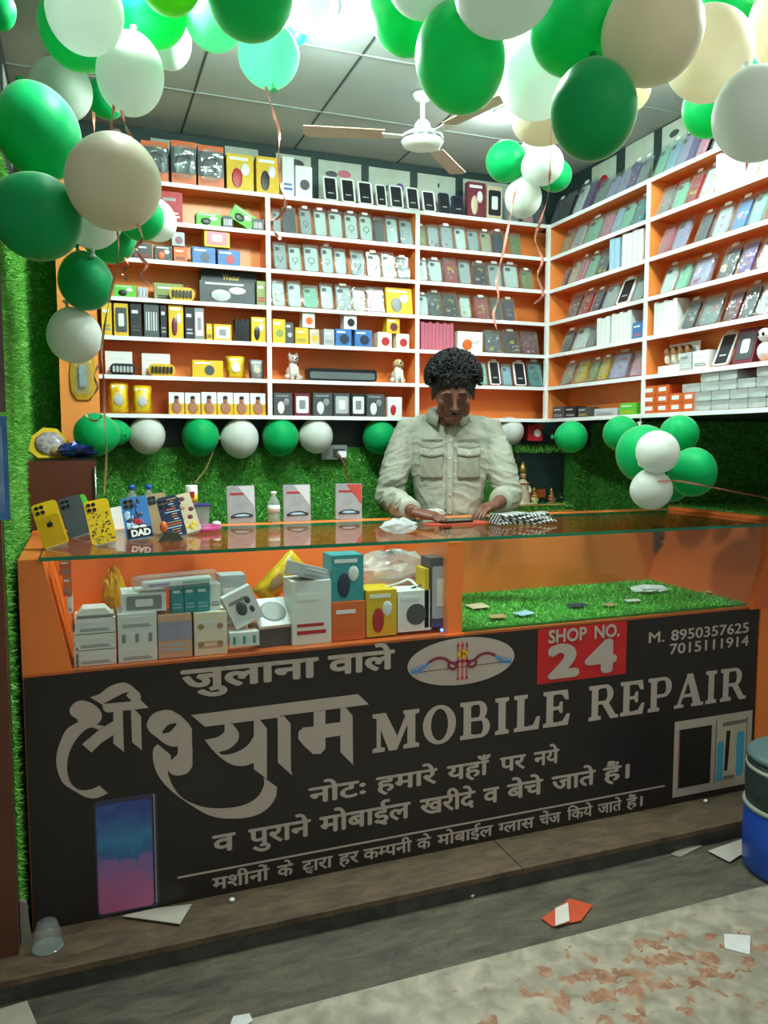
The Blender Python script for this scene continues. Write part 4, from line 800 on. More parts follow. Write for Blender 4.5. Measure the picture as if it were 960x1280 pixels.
def column(x0, x1, hp, n, c, what, Y=.03, st='txt', acc='grey'):
    A, B_ = at(x0, 800, 'Y', Y).x, at(x1, 800, 'Y', Y).x; hh = hp*proj(((A+B_)/2, Y, .85))[2]/FPX
    for i in range(n):
        t = thing('product_box', f"{c} carton, {(['bottom', 'middle', 'top'] if n == 3 else ['lower', 'upper'])[i]} of the {what}", 'box', ((A+B_)/2, Y, ZI+hh*i), (0, 0, 0), 'cartons in the left display bay'); rawbox(t, (B_-A)*.985, hh-.003, .12, c, acc, st if i == 1 else 'txt', None)
    return (A+B_)/2, B_-A, ZI+hh*n
cx, wd_, zt = column(94, 145, 20.5, 3, 'white', 'carton column second from the left')
t = thing('paper_tray', 'open white carton lid with pale flap on the second carton column', 'tray', (cx, .03, zt)); MB().prism([(-wd_*.45, 0), (wd_*.45, 0), (wd_*.25, .024), (-wd_*.30, .024)], 0.005, .08).build('lid', M_whitep, t); MB().box(-wd_*.45, wd_*.48, .0, .005, 0, .006).build('rim', M_print, t)
cx, wd_, zt = column(147, 197, 20.5, 3, 'white', 'carton column third from the left', st='stripe')
t = thing('product_box', 'larger white carton on top of the third carton column', 'box', (cx+.022, .04, zt)); rawbox(t, .130, .058, .12, 'white', 'grey', 'win', None)
t = ibox(198, 241, 769, 822, .03, 'peach', 'lilac and peach carton with barcode below the teal boxes', acc='silver', d=.12); zt = ZI+.118
wq = at(241, 800, 'Y', .03).x-at(198, 800, 'Y', .03).x; MB().box(-wq*.49, wq*.49, -.002, -.0014, .055, .112).build('lilac_band', colr('lilac'), t)
hq = abs(at(220, 769, 'Y', .03).z-ZI)
t = ibox(243, 285, 768, 820, .03, 'cream', 'pale peach carton printed with small rings', acc='peach', st='none', d=.12)
for i in range(4): cpart('printed_ring', cmesh('pring', lambda: MB().lathe([(.004, 0), (.009, 0), (.009, .001)], 14, 0, mtx=Matrix.Rotation(math.pi/2, 3, 'X')), [mat('ring_print', '#b08468', .5)], 'pring'), t).location = (-.03+(i % 2)*.058, -.0026, .035+(i//2)*.055)
xs_ = [at(p_, 750, 'Y', .05).x for p_ in (214, 230, 246, 262, 275)]
for i in range(3):
    t = thing('product_box', f"upright teal carton, {['left', 'middle', 'right'][i]} of the three teal ones", 'box', ((xs_[i]+xs_[i+1])/2, .05, ZI+hq+.002), (0, .0, 0), 'teal cartons in the left display bay'); rawbox(t, xs_[i+1]-xs_[i]-.001, .088, .09, 'teal', 'light_blue', 'txt', None)
t = thing('product_box', 'small white carton right of the teal ones', 'box', ((xs_[3]+xs_[4])/2+.003, .06, ZI+hq+.002)); rawbox(t, .03, .080, .06, 'white', 'grey', 'txt', None)
p = at(220, 735, 'Y', .05); t = thing('blister_tray', 'long clear blister tray lying across the cartons', 'tray', (p.x, .035, p.z), (0, -.04, 0))
MB().rrect(-.128, .135, 0, .040, .018, 0, .07, 0, 4).build('clear_blister', M_clear, t); MB().rrect(-.10, .11, .010, .026, .007, -.001, .05, 0, 3).build('tool', colr('white'), t); MB().box(.02, .10, -.003, .03, .014, .022).build('green_handle', colr('mint'), t); MB().box(-.08, -.02, -.003, .03, .014, .022).build('pink_handle', colr('lavender'), t)
def crumple(name, lab, cat, c, r, m, seed=1, n=16, amp=.25):
    rs = random.Random(seed); mb = MB().ball((0, 0, r[2]), r, n)
    mb.v = [(v[0]*(1+rs.uniform(-amp, amp)), v[1]*(1+rs.uniform(-amp, amp)), max(0, v[2]*(1+rs.uniform(-amp, amp*.6)))) for v in mb.v]; mb.s = [False]*len(mb.s)
    o = mb.build(name, m, loc=c); return tag(o, lab, cat)
p = at(143, 766, 'Y', .24); crumple('plush_bundle', 'crumpled amber yellow bundle left of the white cartons', 'bundle', (p.x, .24, ZI+.0), (.045, .05, .125), mat('amber_plastic', '#d39a1c', .3, var=.25), 3, amp=.12)
def wc(px, py, Y): return at(px, py, 'Y', Y)
ibox(275, 309, 719, 795, .20, 'silver', 'white carton standing behind the tilted earbud box', d=.08)
p = wc(304, 760, .045); t = thing('earbud_box', 'tilted white box printed with grey earbuds', 'box', (p.x+.023, .045, p.z-.050), (0, -.42, 0)); rawbox(t, .098, .112, .030, 'white', 'white', 'none', None)
MB().ball((-.006, -.003, .056), (.017, .002, .024), 10).ball((.022, -.003, .074), (.009, .002, .013), 8).ball((.024, -.003, .041), (.008, .002, .012), 8).build('printed_earbuds', colr('dark_grey'), t)
MB().box(-.049, -.0485, .001, .029, .002, .11).box(-.049, .049, -.0006, 0, .0, .0015).build('grey_side', M_print, t)
ibox(287, 325, 791, 808, .02, 'white', 'small open white box below the tilted earbud box', acc='teal', st='stripe', d=.05)
p = wc(347, 800, .06); t = thing('watch_box', 'white lidded box with grey disc print and dark sides', 'box', (p.x, .06, ZI), (0, 0, .10)); MB().box(-.062, .062, 0, .12, 0, .058).build('box_body', colr('dark_grey'), t)
lid = MB().box(-.062, .062, 0, .125, 0, .012).build('lid', M_whitep, t, loc=(0, .0, .060), rot=(.60, 0, 0)); MB().lathe([(.001, 0), (.044, 0), (.044, .001), (.034, .0015), (.001, .0015)], 24, c=(0, .062, .0125)).build('printed_disc', M_print, lid)
p = wc(325, 745, .26); t = thing('patterned_pouch', 'yellow leopard patterned pouch leaning behind the cartons', 'pouch', (p.x, .26, p.z-.01), (-.1, .85, .1)); pouch(t, .09, .20, 'yellow', 'tan', None)
ibox(365, 415, 727, 806, .045, 'white', 'tall white carton with small red mark', acc='red', st='none', d=.12)
t = thing('product_box', 'grey white box lying tilted on the tall white carton', 'box', (at(396, 722, 'Y', .05).x, .05, at(396, 722, 'Y', .05).z-.008), (0, .28, .25)); rawbox(t, .135, .040, .10, 'silver', 'grey', 'txt', None)
t = ibox(415, 457, 752, 800, .045, 'orange', 'plain orange carton under the teal box', acc='orange', d=.12)
ibox(414, 455, 694, 751, .055, 'teal', 'teal carton with figures printed low, on the orange carton', acc='navy', st='fig', d=.10)
ibox(458, 496, 738, 795, .045, 'yellow', 'yellow carton printed with a person in red', acc='red', st='fig', d=.12)
ibox(497, 539, 738, 789, .045, 'white', 'white carton printed with a grey round speaker', acc='dark_grey', st='dot', d=.10)
t = ibox(537, 565, 698, 783, .045, 'dark_grey', 'tall slim grey carton with yellow side next to the divider', acc='silver', st='win', d=.08)
MB().box(-.062, -.046, 0, .08, .0, .205).build('yellow_side', colr('yellow'), t)
x_ = MB().ball((.0, 0, 0), .006, 8).build('led_lamp', mat('blue_lit_led', '#2c4dff', .3, emis=14), None, loc=(1.60, .022, ZI+.013)); tag(x_, 'tiny lit blue lamp at the foot of the divider', 'lamp')
crumple('plastic_bag', 'crumpled clear plastic bag lying over the cartons', 'bag', (1.50, .25, ZI+.155), (.15, .10, .055), film('milky_bag', gloss=.12, haze=.30), 5, 20, .16)
x_ = MB().box(1.40, 1.60, .18, .34, ZI, ZI+.15).build('carton', colr('peach')); tag(x_, 'plain carton hidden under the crumpled plastic bag', 'box')
def cable(pts, r, name, m, lab, cat, par=None, flat_=1):
    P = [Vector(p) for p in pts]; out = []
    for i in range(len(P)-1):
        p0, p1, p2, p3 = P[max(i-1, 0)], P[i], P[i+1], P[min(i+2, len(P)-1)]
        for k in range(6):
            s = k/6; out.append(.5*((2*p1)+(-p0+p2)*s+(2*p0-5*p1+4*p2-p3)*s*s+(-p0+3*p1-3*p2+p3)*s**3))
    out.append(P[-1]); o = MB().tube(out, r, 6, flat=flat_).build(name, m); return tag(o, lab, cat) if lab else o
cable([(1.42, .10, ZI+.16), (1.46, .06, ZI+.18), (1.50, .08, ZI+.185), (1.52, .05, ZI+.165)], .004, 'white_cable', M_whitep, 'white charging cable loop on the yellow and white cartons', 'cable')
cable([(1.50, .10, ZI+.145), (1.55, .07, ZI+.165), (1.60, .10, ZI+.150)], .003, 'black_cable', M_black, 'thin black cable over the speaker carton', 'cable')
# small cards lying on the turf in the right bay
for i, (px, py, w, h, c, lab) in enumerate(((597, 757, .075, .07, 'beige', 'brown paper card lying near the divider'), (655, 766, .07, .05, 'light_blue', 'light blue card on the turf'), (622, 770, .06, .05, 'tan', 'small tan card beside the divider on the turf'), (722, 756, .075, .05, 'navy', 'dark blue card on the turf'), (762, 755, .05, .04, 'tan', 'small brown card in the middle of the turf'), (791, 750, .06, .035, 'white', 'small white card on the turf'), (893, 739, .06, .03, 'cream', 'pale card at the right end of the turf'))):
    q = at(px, py, 'Z', ZB+.022); o = MB().box(-w/2, w/2, -h/2, h/2, 0, .002).build('card', colr(c), loc=(q.x, min(max(q.y, .05), .55), ZB+.020), rot=(.04, -.03, .3*math.sin(i*2))); tag(o, lab, 'card')
q = at(836, 744, 'Z', ZB+.02); crumple('crumpled_film', 'crumpled white plastic film at the back of the turf', 'wrapper', (q.x, .36, ZB+.010), (.085, .05, .014), colr('white'), 8, 14, .3)

# ================================================================== things on the counter top
ZT = 1.1003
def stand_case(px0, px1, py0, py1, Y, c, lab, tilt, style='c', lean=.45, w=.075, extra=None):
    """phone cover leaning back on a small clear stand, bottom centre at (px0,py1)"""
    q = at(px0, py1, 'Z', ZT)
    t = thing('phone_cover_on_stand', lab, 'phone cover', (q.x, q.y, ZT), (-lean, tilt, .0))
    h = .155
    body = MB().rrect(-w/2, w/2, .006, h, .012, -.005, .004, 0, 5).build('phone_cover', colr(c, .25), t)
    cm = MB().rrect(-w*.42, -w*.02, h*.74, h*.95, .008, -.007, -.005, 0, 4)
    for dx, dz in ((-.32, .90), (-.12, .90), (-.32, .79), (-.12, .79)): cm.lathe([(.001, 0), (.0065, 0), (.0065, .001)], 12, 1, c=(dx*w, -.0072, dz*h), mtx=Matrix.Rotation(math.pi/2, 3, 'X'))
    cm.build('camera_frame', [colr('yellow') if c == 'yellow' else colr('dark_grey'), M_black], t)
    MB().box(-w*.4, w*.4, -.012, .03, 0, .006).box(-w*.3, w*.3, .022, .03, 0, h*.5).build('stand', M_clear, t)
    return t, w, h
t, w, h = stand_case(72, 0, 0, 685, 0, 'yellow', 'ribbed yellow phone cover with dark fruit emblem at left end of counter', -.28)
rb = MB()
for k in range(18): rb.box(-w*.46+k*w*.051, -w*.445+k*w*.051, -.0062, -.005, .012, h*.70)
rb.build('ribs', mat('yellow_rib', '#c9a51c', .3), t)
lg_ = MB().ball((-.003, -.0068, h*.50), (.0065, .0015, .008), 12).ball((.003, -.0068, h*.50), (.0065, .0015, .008), 12).ball((.003, -.0068, h*.565), (.0018, .0015, .004), 8, mtx=Matrix.Rotation(.6, 3, 'Y')); lg_.build('fruit_emblem', M_black, t)
t, w, h = stand_case(132, 0, 0, 682, 0, 'yellow', 'yellow phone cover covered in a small black pattern', -.18)
rb = MB(); rs = random.Random(4)
for k in range(60):
    a, b = rs.uniform(-.45, .38)*w, rs.uniform(.06, .70)*h; rb.rrect(a, a+rs.uniform(.003, .007), b, b+rs.uniform(.002, .005), .001, -.0062, -.005, k % 3 > 0, 2)
rb.build('printed_pattern', [colr('olive'), mat('black_print', '#2b2612', .4)], t)
t, w, h = stand_case(103, 0, 0, 672, 0, 'dark_grey', 'slate grey phone cover behind the ribbed yellow one', -.30)
t, w, h = stand_case(112, 0, 0, 671, 0, 'green', 'green phone cover between the two yellow ones', -.34)
q = at(152, 661, 'Z', ZT); x_ = MB().rrect(-.035, .035, 0, .085, .006, 0, .002).build('white_card', M_whitep, None, (q.x, q.y, ZT), (-.2, -.2, 0)); tag(x_, 'white card standing between the yellow cover and the blue cover', 'card')
t, w, h = stand_case(176, 0, 0, 676, 0, 'blue', 'blue patterned phone cover with red heart and DAD lettering', -.12, w=.085)
pt = MB(); rs = random.Random(9)
for k in range(22): pt.ball((rs.uniform(-.36, .36)*w, -.0052, rs.uniform(.30, .92)*h), (rs.uniform(.005, .012), .0012, rs.uniform(.006, .014)), 8, k % 3)
pt.build('printed_pattern', [colr('navy'), colr('light_blue'), mat('deep_blue_print', '#2456a0', .4)], t)
MB().ball((.004, -.0075, h*.42), (.012, .0012, .011), 12).ball((-.006, -.0075, h*.44), (.009, .0012, .008), 12).build('red_heart', colr('red'), t)
V, F = compose(['DAD'], .05); ww = V[:, 0].max()
MB().add([(v[0]*.062/ww-.026, -.0085, v[1]*.022/.7+h*.10) for v in V], F).build('lettering', M_whitep, t)
MB().box(-.014, -.011, -.0085, -.0078, h*.50, h*.57).build('white_letter', M_whitep, t)
MB().box(-.036, .040, -.0082, -.005, h*.07, h*.28).build('black_band', M_black, t)
MB().ball((-.010, -.0095, h*.30), (.013, .001, .005), 10).ball((.014, -.0095, h*.30), (.013, .001, .005), 10).build('white_moustache', M_whitep, t)
t, w, h = stand_case(205, 0, 0, 668, 0, 'tan', 'greyish brown phone cover with three lenses behind the blue one', -.16, w=.07)
t, w, h = stand_case(222, 0, 0, 674, 0, 'navy', 'dark patterned phone cover right of the brown one', -.20, w=.07)
pt = MB(); 
for k in range(16): pt.box(rs.uniform(-.4, .2)*w, rs.uniform(.2, .45)*w, -.0062, -.005, (k+.5)/17*h, (k+.9)/17*h, k % 3)
pt.build('printed_pattern', [colr('tan'), colr('light_blue'), colr('orange')], t)
t, w, h = stand_case(240, 0, 0, 668, 0, 'beige', 'golden printed phone cover at the right of the cover group', -.26, w=.075)
pt = MB()
for k in range(12): pt.ball((rs.uniform(-.35, .35)*w, -.0052, rs.uniform(.1, .9)*h), (.010, .001, .009), 8, k % 3)
pt.build('printed_pattern', [colr('tan'), colr('maroon'), colr('yellow')], t)
q = at(214, 676, 'Z', ZT); x_ = thing('small_display_block', 'small clear block with dark foot before the printed covers', 'stand', (q.x, q.y, ZT)); MB().prism([(-.04, 0), (.04, 0), (.025, .026), (-.02, .03)], 0, .04).build('block', mat('smoky_resin', '#4a4a3c', .2), x_); MB().ball((-.022, .01, .045), (.013, .012, .020), 8).build('orange_figure', colr('orange'), x_)
def bottle(px, Y, z, lab, col, r=.026, h=.16, cap='#2463c4', liquid=None):
    x = solve(px, lambda v: (v, Y, z+.1), .2, 3.2); t = thing('bottle', lab, 'bottle', (x, Y, z))
    MB().lathe([(r*.9, 0), (r, .006), (r, h*.25), (r*.93, h*.28), (r, h*.31), (r, h*.6), (r*.85, h*.72), (r*.42, h*.86), (r*.38, h*.90)], 18).build('body', col, t)
    MB().lathe([(r*.46, h*.895), (r*.46, h*1.0), (r*.40, h*1.01)], 16).build('cap', mat('bottle_cap', cap, .35), t)
    MB().lathe([(r*1.01, h*.35), (r*1.01, h*.56)], 18).build('label_band', mat('label_paper', '#d7dedb', .5), t); return t
bottle(165, .70, ZT, 'clear water bottle with blue cap, left of the pair', M_clear); bottle(186, .72, ZT, 'clear water bottle with blue cap, right of the pair', M_clear)
q = at(250, 664, 'Z', ZT)
t = thing('pink_dish', 'pink oval dish under the clear plastic tub', 'dish', (q.x, q.y, ZT)); MB().lathe([(.055, 0), (.075, .006), (.078, .020), (.073, .020), (.068, .010), (.001, .006)], 28).build('dish_body', mat('pink_plastic_dish', '#c8508c', .3), t); MB().ball((.06, 0, .026), (.018, .014, .010), 8).build('white_clip', M_whitep, t)
t = thing('plastic_tub', 'clear plastic tub with purple lid on the pink dish', 'tub', (q.x, q.y, ZT+.0215)); MB().lathe([(.038, 0), (.047, .07)], 4, mtx=Matrix.Rotation(math.pi/4, 3, 'Z'), sm=False).build('tub_body', film('tub_plastic', haze=.35, gloss=.05), t); MB().box(-.038, .038, -.038, .038, .071, .078).build('lid', mat('purple_lid', '#4a3a86', .35), t); MB().ball((0, 0, .022), (.022, .02, .018), 8).build('red_contents', mat('red_sweets', '#8a3a22', .5), t)
t = thing('can', 'white and yellow can standing on the plastic tub', 'can', (q.x-.028, q.y, ZT+.100)); MB().lathe([(.020, 0), (.022, .004), (.022, .064), (.019, .068)], 20).build('can_body', M_whitep, t); MB().lathe([(.0223, .004), (.0223, .036)], 20).build('yellow_band', colr('yellow'), t); MB().box(-.008, .008, -.0235, -.021, .024, .046).build('red_mark', colr('red'), t)
# pouches and hand sanitiser on the back rail
for i, (a, b, y0, lab, c) in enumerate(((285, 320, 612, 'silver grey pouch on the back rail, nearest the pink dish', 'silver'), (355, 389, 611, 'silver grey pouch on the back rail right of the pump bottle', 'silver'), (420, 453, 607, 'silver and red pouch on the back rail nearest the man', 'white'))):
    xa = solve(a, lambda v: (v, .72, 1.15), .2, 3.2); xb = solve(b, lambda v: (v, .72, 1.15), .2, 3.2); w = xb-xa; h = .150
    t = thing('product_pouch', lab, 'pouch', ((xa+xb)/2, .725, ZT+.001), (-.06, .02*(i-1), 0))
    MB().rrect(-w/2, w/2, 0, h, .004, 0, .012, 0, 2).build('pouch_body', mat('silver_pouch', '#a9adb2', .3, metal=.3, var=.15, scale=20), t)
    MB().prism([(-w*.1, h*.98), (w*.48, h*.98), (w*.48, h*.42)], -.0012, 0).build('pale_band', mat('pale_print', '#c8cbd0' if c == 'silver' else '#b8483c', .4), t)
    MB().box(-w*.38, w*.1, -.002, 0, h*.76, h*.81).build('red_title', colr('red'), t)
    cb = MB(); cb.tube([(-w*.38, -.002, h*.18), (-w*.2, -.002, h*.25), (w*.1, -.002, h*.27), (w*.4, -.002, h*.20)], .0022, 5).tube([(-w*.38, -.002, h*.16), (w*.4, -.002, h*.17)], .0018, 5).ball((0, -.001, h*.20), (w*.3, .0012, h*.04), 10, 1)
    cb.build('printed_car', [M_black, colr('light_blue')], t)
t = bottle(342, .71, ZT, 'clear pump bottle of hand sanitiser between two silver pouches', film('sanitiser', haze=.2, gloss=.08), r=.025, h=.125, cap='#e6efec')
# things by the man's hands
q = at(572, 655, 'Z', ZT)
x_ = MB().prism([(-.145, -.02), (-.11, -.055), (.145, -.04), (.12, .055), (-.12, .05)], 0, .006, ax='z').build('red_mat', mat('red_leather', '#b3432e', .45, bump=.3), None, (q.x, q.y, ZT), (0, 0, 0)); tag(x_, 'flat red brown mat under the hands of the man', 'mat')
t = thing('phone', 'black phone lying on the red mat under his fingers', 'phone', (q.x-.01, q.y+.01, ZT+.0065), (0, 0, .1)); MB().prism(rr(-.07, .07, -.035, .035, .008), 0, .008, ax='z').build('body', M_black, t); MB().prism(rr(-.066, .066, -.032, .032, .006), .008, .009, ax='z').build('screen', mat('dark_glass', '#101216', .08), t)
q2 = at(545, 645, 'Z', ZT); x_ = crumple('wiping_cloth', 'small pale grey cloth beside the black phone', 'cloth', (q2.x-.01, q2.y+.0, ZT), (.055, .030, .016), mat('pale_cloth', '#b9bdb4', .8, bump=.5), 12, 18, .15)
def stripe_mat():
    m = bpy.data.materials.new('striped_cloth'); m.use_nodes = True; nt = m.node_tree; p = nt.nodes['Principled BSDF']; tc = nt.nodes.new('ShaderNodeTexCoord')
    w = nt.nodes.new('ShaderNodeTexWave'); w.wave_type = 'BANDS'; w.bands_direction = 'DIAGONAL'; w.inputs['Scale'].default_value = 28; w.inputs['Distortion'].default_value = 2.2; w.inputs['Detail Scale'].default_value = 1.5; nt.links.new(tc.outputs['Object'], w.inputs['Vector'])
    r = nt.nodes.new('ShaderNodeValToRGB'); r.color_ramp.elements[0].position = .42; r.color_ramp.elements[0].color = (*lin('#2a3038'), 1); r.color_ramp.elements[1].position = .55; r.color_ramp.elements[1].color = (*lin('#c9ccc6'), 1)
    nt.links.new(w.outputs[0], r.inputs[0]); nt.links.new(r.outputs[0], p.inputs['Base Color']); p.inputs['Roughness'].default_value = .9; return m
def folded(name, lab, px0, px1, py, layers, wd, m, seed):
    a, b = at(px0, py, 'Z', ZT), at(px1, py, 'Z', ZT); rs = random.Random(seed); mb = MB(); L = b.x-a.x; n = 26
    for k in range(layers):
        z0 = k*.0105; rows = []
        for i in range(n+1):
            s = i/n; x = a.x+L*s*(1-.04*k); yy = (a.y+b.y)/2+.01*math.sin(s*6+k); z = z0+.004+.004*math.sin(s*9+k*1.3)*(.4+s); wv = wd*(1-.25*s)*(1-.05*k)
            kk = len(mb.v); rows.append(kk); mb.v += [(x, yy-wv/2, z), (x, yy-wv/2-.004, z+.005), (x, yy-wv/2, z+.0098), (x, yy+wv/2, z+.010), (x, yy+wv/2, z)]
        for i in range(n):
            for j in range(5): mb.f.append((rows[i]+j, rows[i]+(j+1) % 5, rows[i+1]+(j+1) % 5, rows[i+1]+j)); mb.m.append(0); mb.s.append(True)
        mb.f.append(tuple(rows[0]+j for j in range(5))[::-1]); mb.f.append(tuple(rows[-1]+j for j in range(5))); mb.m += [0, 0]; mb.s += [False]*2
    mb.v = [(v[0], v[1], v[2]+ZT) for v in mb.v]
    return tag(mb.build(name, m), lab, 'cloth')
folded('folded_scarf', 'folded black and white striped scarf right of his hands', 612, 697, 655, 4, .10, stripe_mat(), 3)
q = at(503, 668, 'Z', ZT); crumple('polythene_bag', 'crumpled clear polythene bag on the glass by his elbow', 'bag', (q.x, q.y+.03, ZT), (.062, .07, .026), film('polythene', gloss=.16, haze=.32), 21, 18, .22)

# ================================================================== around the walls
# switch board with plug and lead
a = at(400, 556, 'Y', YB-.02); b = at(432, 574, 'Y', YB-.02)
t = thing('switch_board', 'grey electric switch board on the turf wall above the pouches', 'switch', ((a.x+b.x)/2, YB-.045, b.z)); w = b.x-a.x; MB().rrect(-w/2, w/2, 0, a.z-b.z, .006, 0, .03, 0, 3).build('plate', mat('switch_grey', '#7b8583', .4), t); MB().box(-w*.05, w*.40, -.004, 0, .012, .050).build('socket', M_dark, t); MB().rrect(.012, .050, .010, .040, .008, -.028, -.004, 0, 3).build('plug', M_whitep, t)
cable([at(423, 567, 'Y', YB-.085), at(430, 580, 'Y', YB-.08), at(434, 595, 'Y', YB-.06), at(437, 606, 'Y', YB-.05)], .004, 'power_lead', mat('brown_lead', '#9a5a3a', .4), 'brown power lead hanging from the white plug', 'cable')
cable([at(268, 560, 'Y', YB-.06), at(258, 585, 'Y', .95), at(243, 604, 'Y', .74)], .0025, 'string', mat('brown_string', '#7c6238', .7), 'thin brown string from the wall balloons down to the can', 'string')
# prayer niche
a, b = at(636, 566, 'Y', YB-.03), at(706, 632, 'Y', YB-.03)
nx0, nx1, nz0, nz1 = a.x, b.x, b.z, a.z
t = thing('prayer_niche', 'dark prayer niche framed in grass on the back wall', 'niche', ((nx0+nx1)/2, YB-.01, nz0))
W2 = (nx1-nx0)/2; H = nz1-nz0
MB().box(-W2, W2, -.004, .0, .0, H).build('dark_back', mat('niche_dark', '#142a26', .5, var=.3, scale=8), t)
g1 = turf('grass_frame', (-W2-.05, -.035, H), (2*W2+.06, 0, 0), (0, .03, .035), (0, -.4, .9), 26000, L=.03, seed=31, parent=t)
g2 = turf('grass_frame', (-W2-.06, -.03, -.02), (.055, 0, 0), (0, 0, H+.05), (0, -1, 0), 26000, L=.03, seed=32, parent=t)
MB().box(-W2-.06, W2+.02, -.05, 0, -.012, 0).build('shelf', M_turfbase, t); turf('grass_floor', (-W2, -.11, -.0), (2*W2, 0, 0), (0, .10, 0), (0, 0, 1), 22000, seed=33, parent=t)
MB().box(-W2-.02, W2+.0, -.115, -.105, -.020, -.012).build('golden_trim', mat('gold_trim', '#c7a24e', .4), t)
def idol(x, lab, k=1.0, c='#d8c7a8'):
    t = thing('deity_statue', lab, 'statue', (x, YB-.055, nz0+.001)); m = mat('painted_statue', c, .4, var=.25, scale=60)
    MB().lathe([(.030*k, 0), (.030*k, .012*k), (.022*k, .016*k), (.024*k, .035*k), (.015*k, .055*k), (.017*k, .075*k), (.008*k, .086*k)], 12).tube([(-.018*k, 0, .066*k), (-.026*k, -.006, .050*k), (-.016*k, -.016, .046*k)], .006*k, 6).tube([(.018*k, 0, .066*k), (.026*k, -.006, .050*k), (.016*k, -.016, .046*k)], .006*k, 6).build('body', m, t)
    MB().ball((0, -.002, .098*k), (.011*k, .011*k, .013*k), 10).build('head', mat('statue_face', '#c89a72', .4), t); MB().lathe([(.012*k, .106*k), (.009*k, .122*k), (.001, .142*k)], 10).build('crown', mat('gold_trim', '#c7a24e', .3, metal=.5), t)
    MB().lathe([(.019*k, 0), (.021*k, .003), (.019*k, .006)], 14, c=(0, 0, .072*k), mtx=None).build('garland', mat('marigold', '#d8862a', .6), t)
idol(nx0+.070, 'tall pale crowned deity statue in the prayer niche', 1.7); idol(nx0+.140, 'small cream deity statue beside the tall one in niche', .75, '#d9c890'); idol(nx0+.245, 'small reddish deity statue at the right of the niche', .70, '#a86a52')
x_ = MB().lathe([(.012, 0), (.014, .02), (.010, .03)], 12).build('oil_lamp', mat('dark_metal_cup', '#1f2d28', .3), None, (nx0+.190, YB-.06, nz0+.001)); tag(x_, 'small dark cup between the small statues in niche', 'cup')
x_ = MB().box(0, .11, 0, .012, 0, .045).build('picture_strip', mat('orange_picture', '#9c4a1e', .5, var=.4, scale=40), None, (nx0+.12, YB-.022, nz0+.045)); tag(x_, 'small orange picture card behind the statues in niche', 'picture')
# turf covered plinth below the niche, seen just above the counter
pa, pb = at(633, 632, 'Y', 1.12), at(705, 648, 'Y', 1.12)
pl = thing('grass_box', 'grass covered box below the prayer niche', 'box', ((pa.x+pb.x)/2, 1.12, 0)); hw = (pb.x-pa.x)/2
MB().box(-hw, hw, 0, .10, 0, pa.z).build('box_body', M_turfbase, pl); turf('grass_blades', (-hw, 0, .95), (2*hw, 0, 0), (0, 0, pa.z-.95), (0, -1, 0), 20000, seed=41, parent=pl); MB().box(-hw, hw, -.006, 0, pa.z-.006, pa.z+.002).build('golden_trim', mat('gold_trim', '#c7a24e', .4), pl)
# red can on the niche frame
a = at(658, 526, 'Y', YB-.06); b = at(676, 551, 'Y', YB-.06)
t = thing('oil_can', 'small red oil can standing on the grass frame of the niche', 'can', ((a.x+b.x)/2, YB-.06, b.z)); w = b.x-a.x; h = a.z-b.z
MB().rrect(-w/2, w/2, 0, h*.8, .006, -.015, .03, 0, 3).build('body', colr('red'), t); MB().tube([(-w*.4, .01, h*.75), (-w*.3, .01, h*.98), (w*.3, .01, h*.98), (w*.42, .01, h*.75)], .006, 6).build('handle', colr('red'), t); MB().ball((w*.15, -.016, h*.38), (w*.26, .003, h*.2), 10).build('white_label', M_whitep, t); MB().lathe([(.008, h*.8), (.008, h*.9)], 10).build('cap', M_black, t)
# left cabinet with glass shelf, pouches
t = thing('side_cabinet', 'dark brown cabinet by the left grass wall', 'cabinet', (.40, .95, 0)); MB().box(-.135, .11, -.10, .26, 0, 1.352).build('cabinet_body', mat('brown_laminate', '#5c3020', .35, var=.12, scale=6), t); MB().box(-.137, .113, -.104, .265, 1.353, 1.362).build('glass_shelf', M_glass, t)
MB().tube([(.105, -.108, 1.05), (.105, -.108, 1.33)], .005, 8).build('steel_rod', mat('steel_rod', '#a9afac', .25, metal=.9), t)
q = at(61, 563, 'Y', .90); x_ = thing('goods_pouch', 'yellow edged clear pouch of small parts on the brown cabinet', 'pouch', (q.x, .93, 1.363), (-.35, 0, 0)); MB().prism([(-.075, .03), (-.04, 0), (.07, 0), (.085, .05), (.03, .12), (-.02, .125), (-.06, .09)], 0, .02).build('yellow_edge', colr('yellow'), x_); MB().ball((.002, -.004, .058), (.055, .016, .048), 12).build('clear_window', mat('parts_window', '#c9c3bc', .25, var=.35, scale=60, alt='#7a6a80'), x_); MB().ball((.03, -.012, .026), (.03, .01, .022), 10).build('tan_parts', colr('tan'), x_)
q = at(97, 566, 'Y', .88); crumple('foil_bag', 'crumpled blue and black foil bag on the brown cabinet', 'bag', (q.x, .89, 1.363), (.075, .05, .030), mat('blue_foil', '#2a47a0', .25, metal=.4, alt='#0e1520', scale=14), 17, 16, .2)
# yellow packs hanging on the orange end board
for i, (px, py, lab) in enumerate(((104, 475, 'yellow blister pack hanging on the orange end board below the white balloon'), (107, 145, ''))):
    if not lab: continue
    q = at(px, py, 'Y', YS-.016); t = thing('blister_pack', lab, 'blister pack', (q.x, YS-.018, q.z-.08), (0, 0, 0)); MB().prism([(-.042, .17), (-.050, .10), (-.045, .03), (-.025, 0), (.025, 0), (.045, .03), (.052, .10), (.045, .17)], -.004, 0).build('card', mat('yellow_blister', '#cf9c16', .4), t)
    MB().rrect(-.014, .014, .05, .14, .01, -.018, -.004, 0, 4).build('silver_part', colr('silver'), t); MB().rrect(-.034, .034, .02, .16, .015, -.0205, -.020, 0, 4).build('clear_bubble', M_film, t)
q = at(97, 566, 'Y', .9)
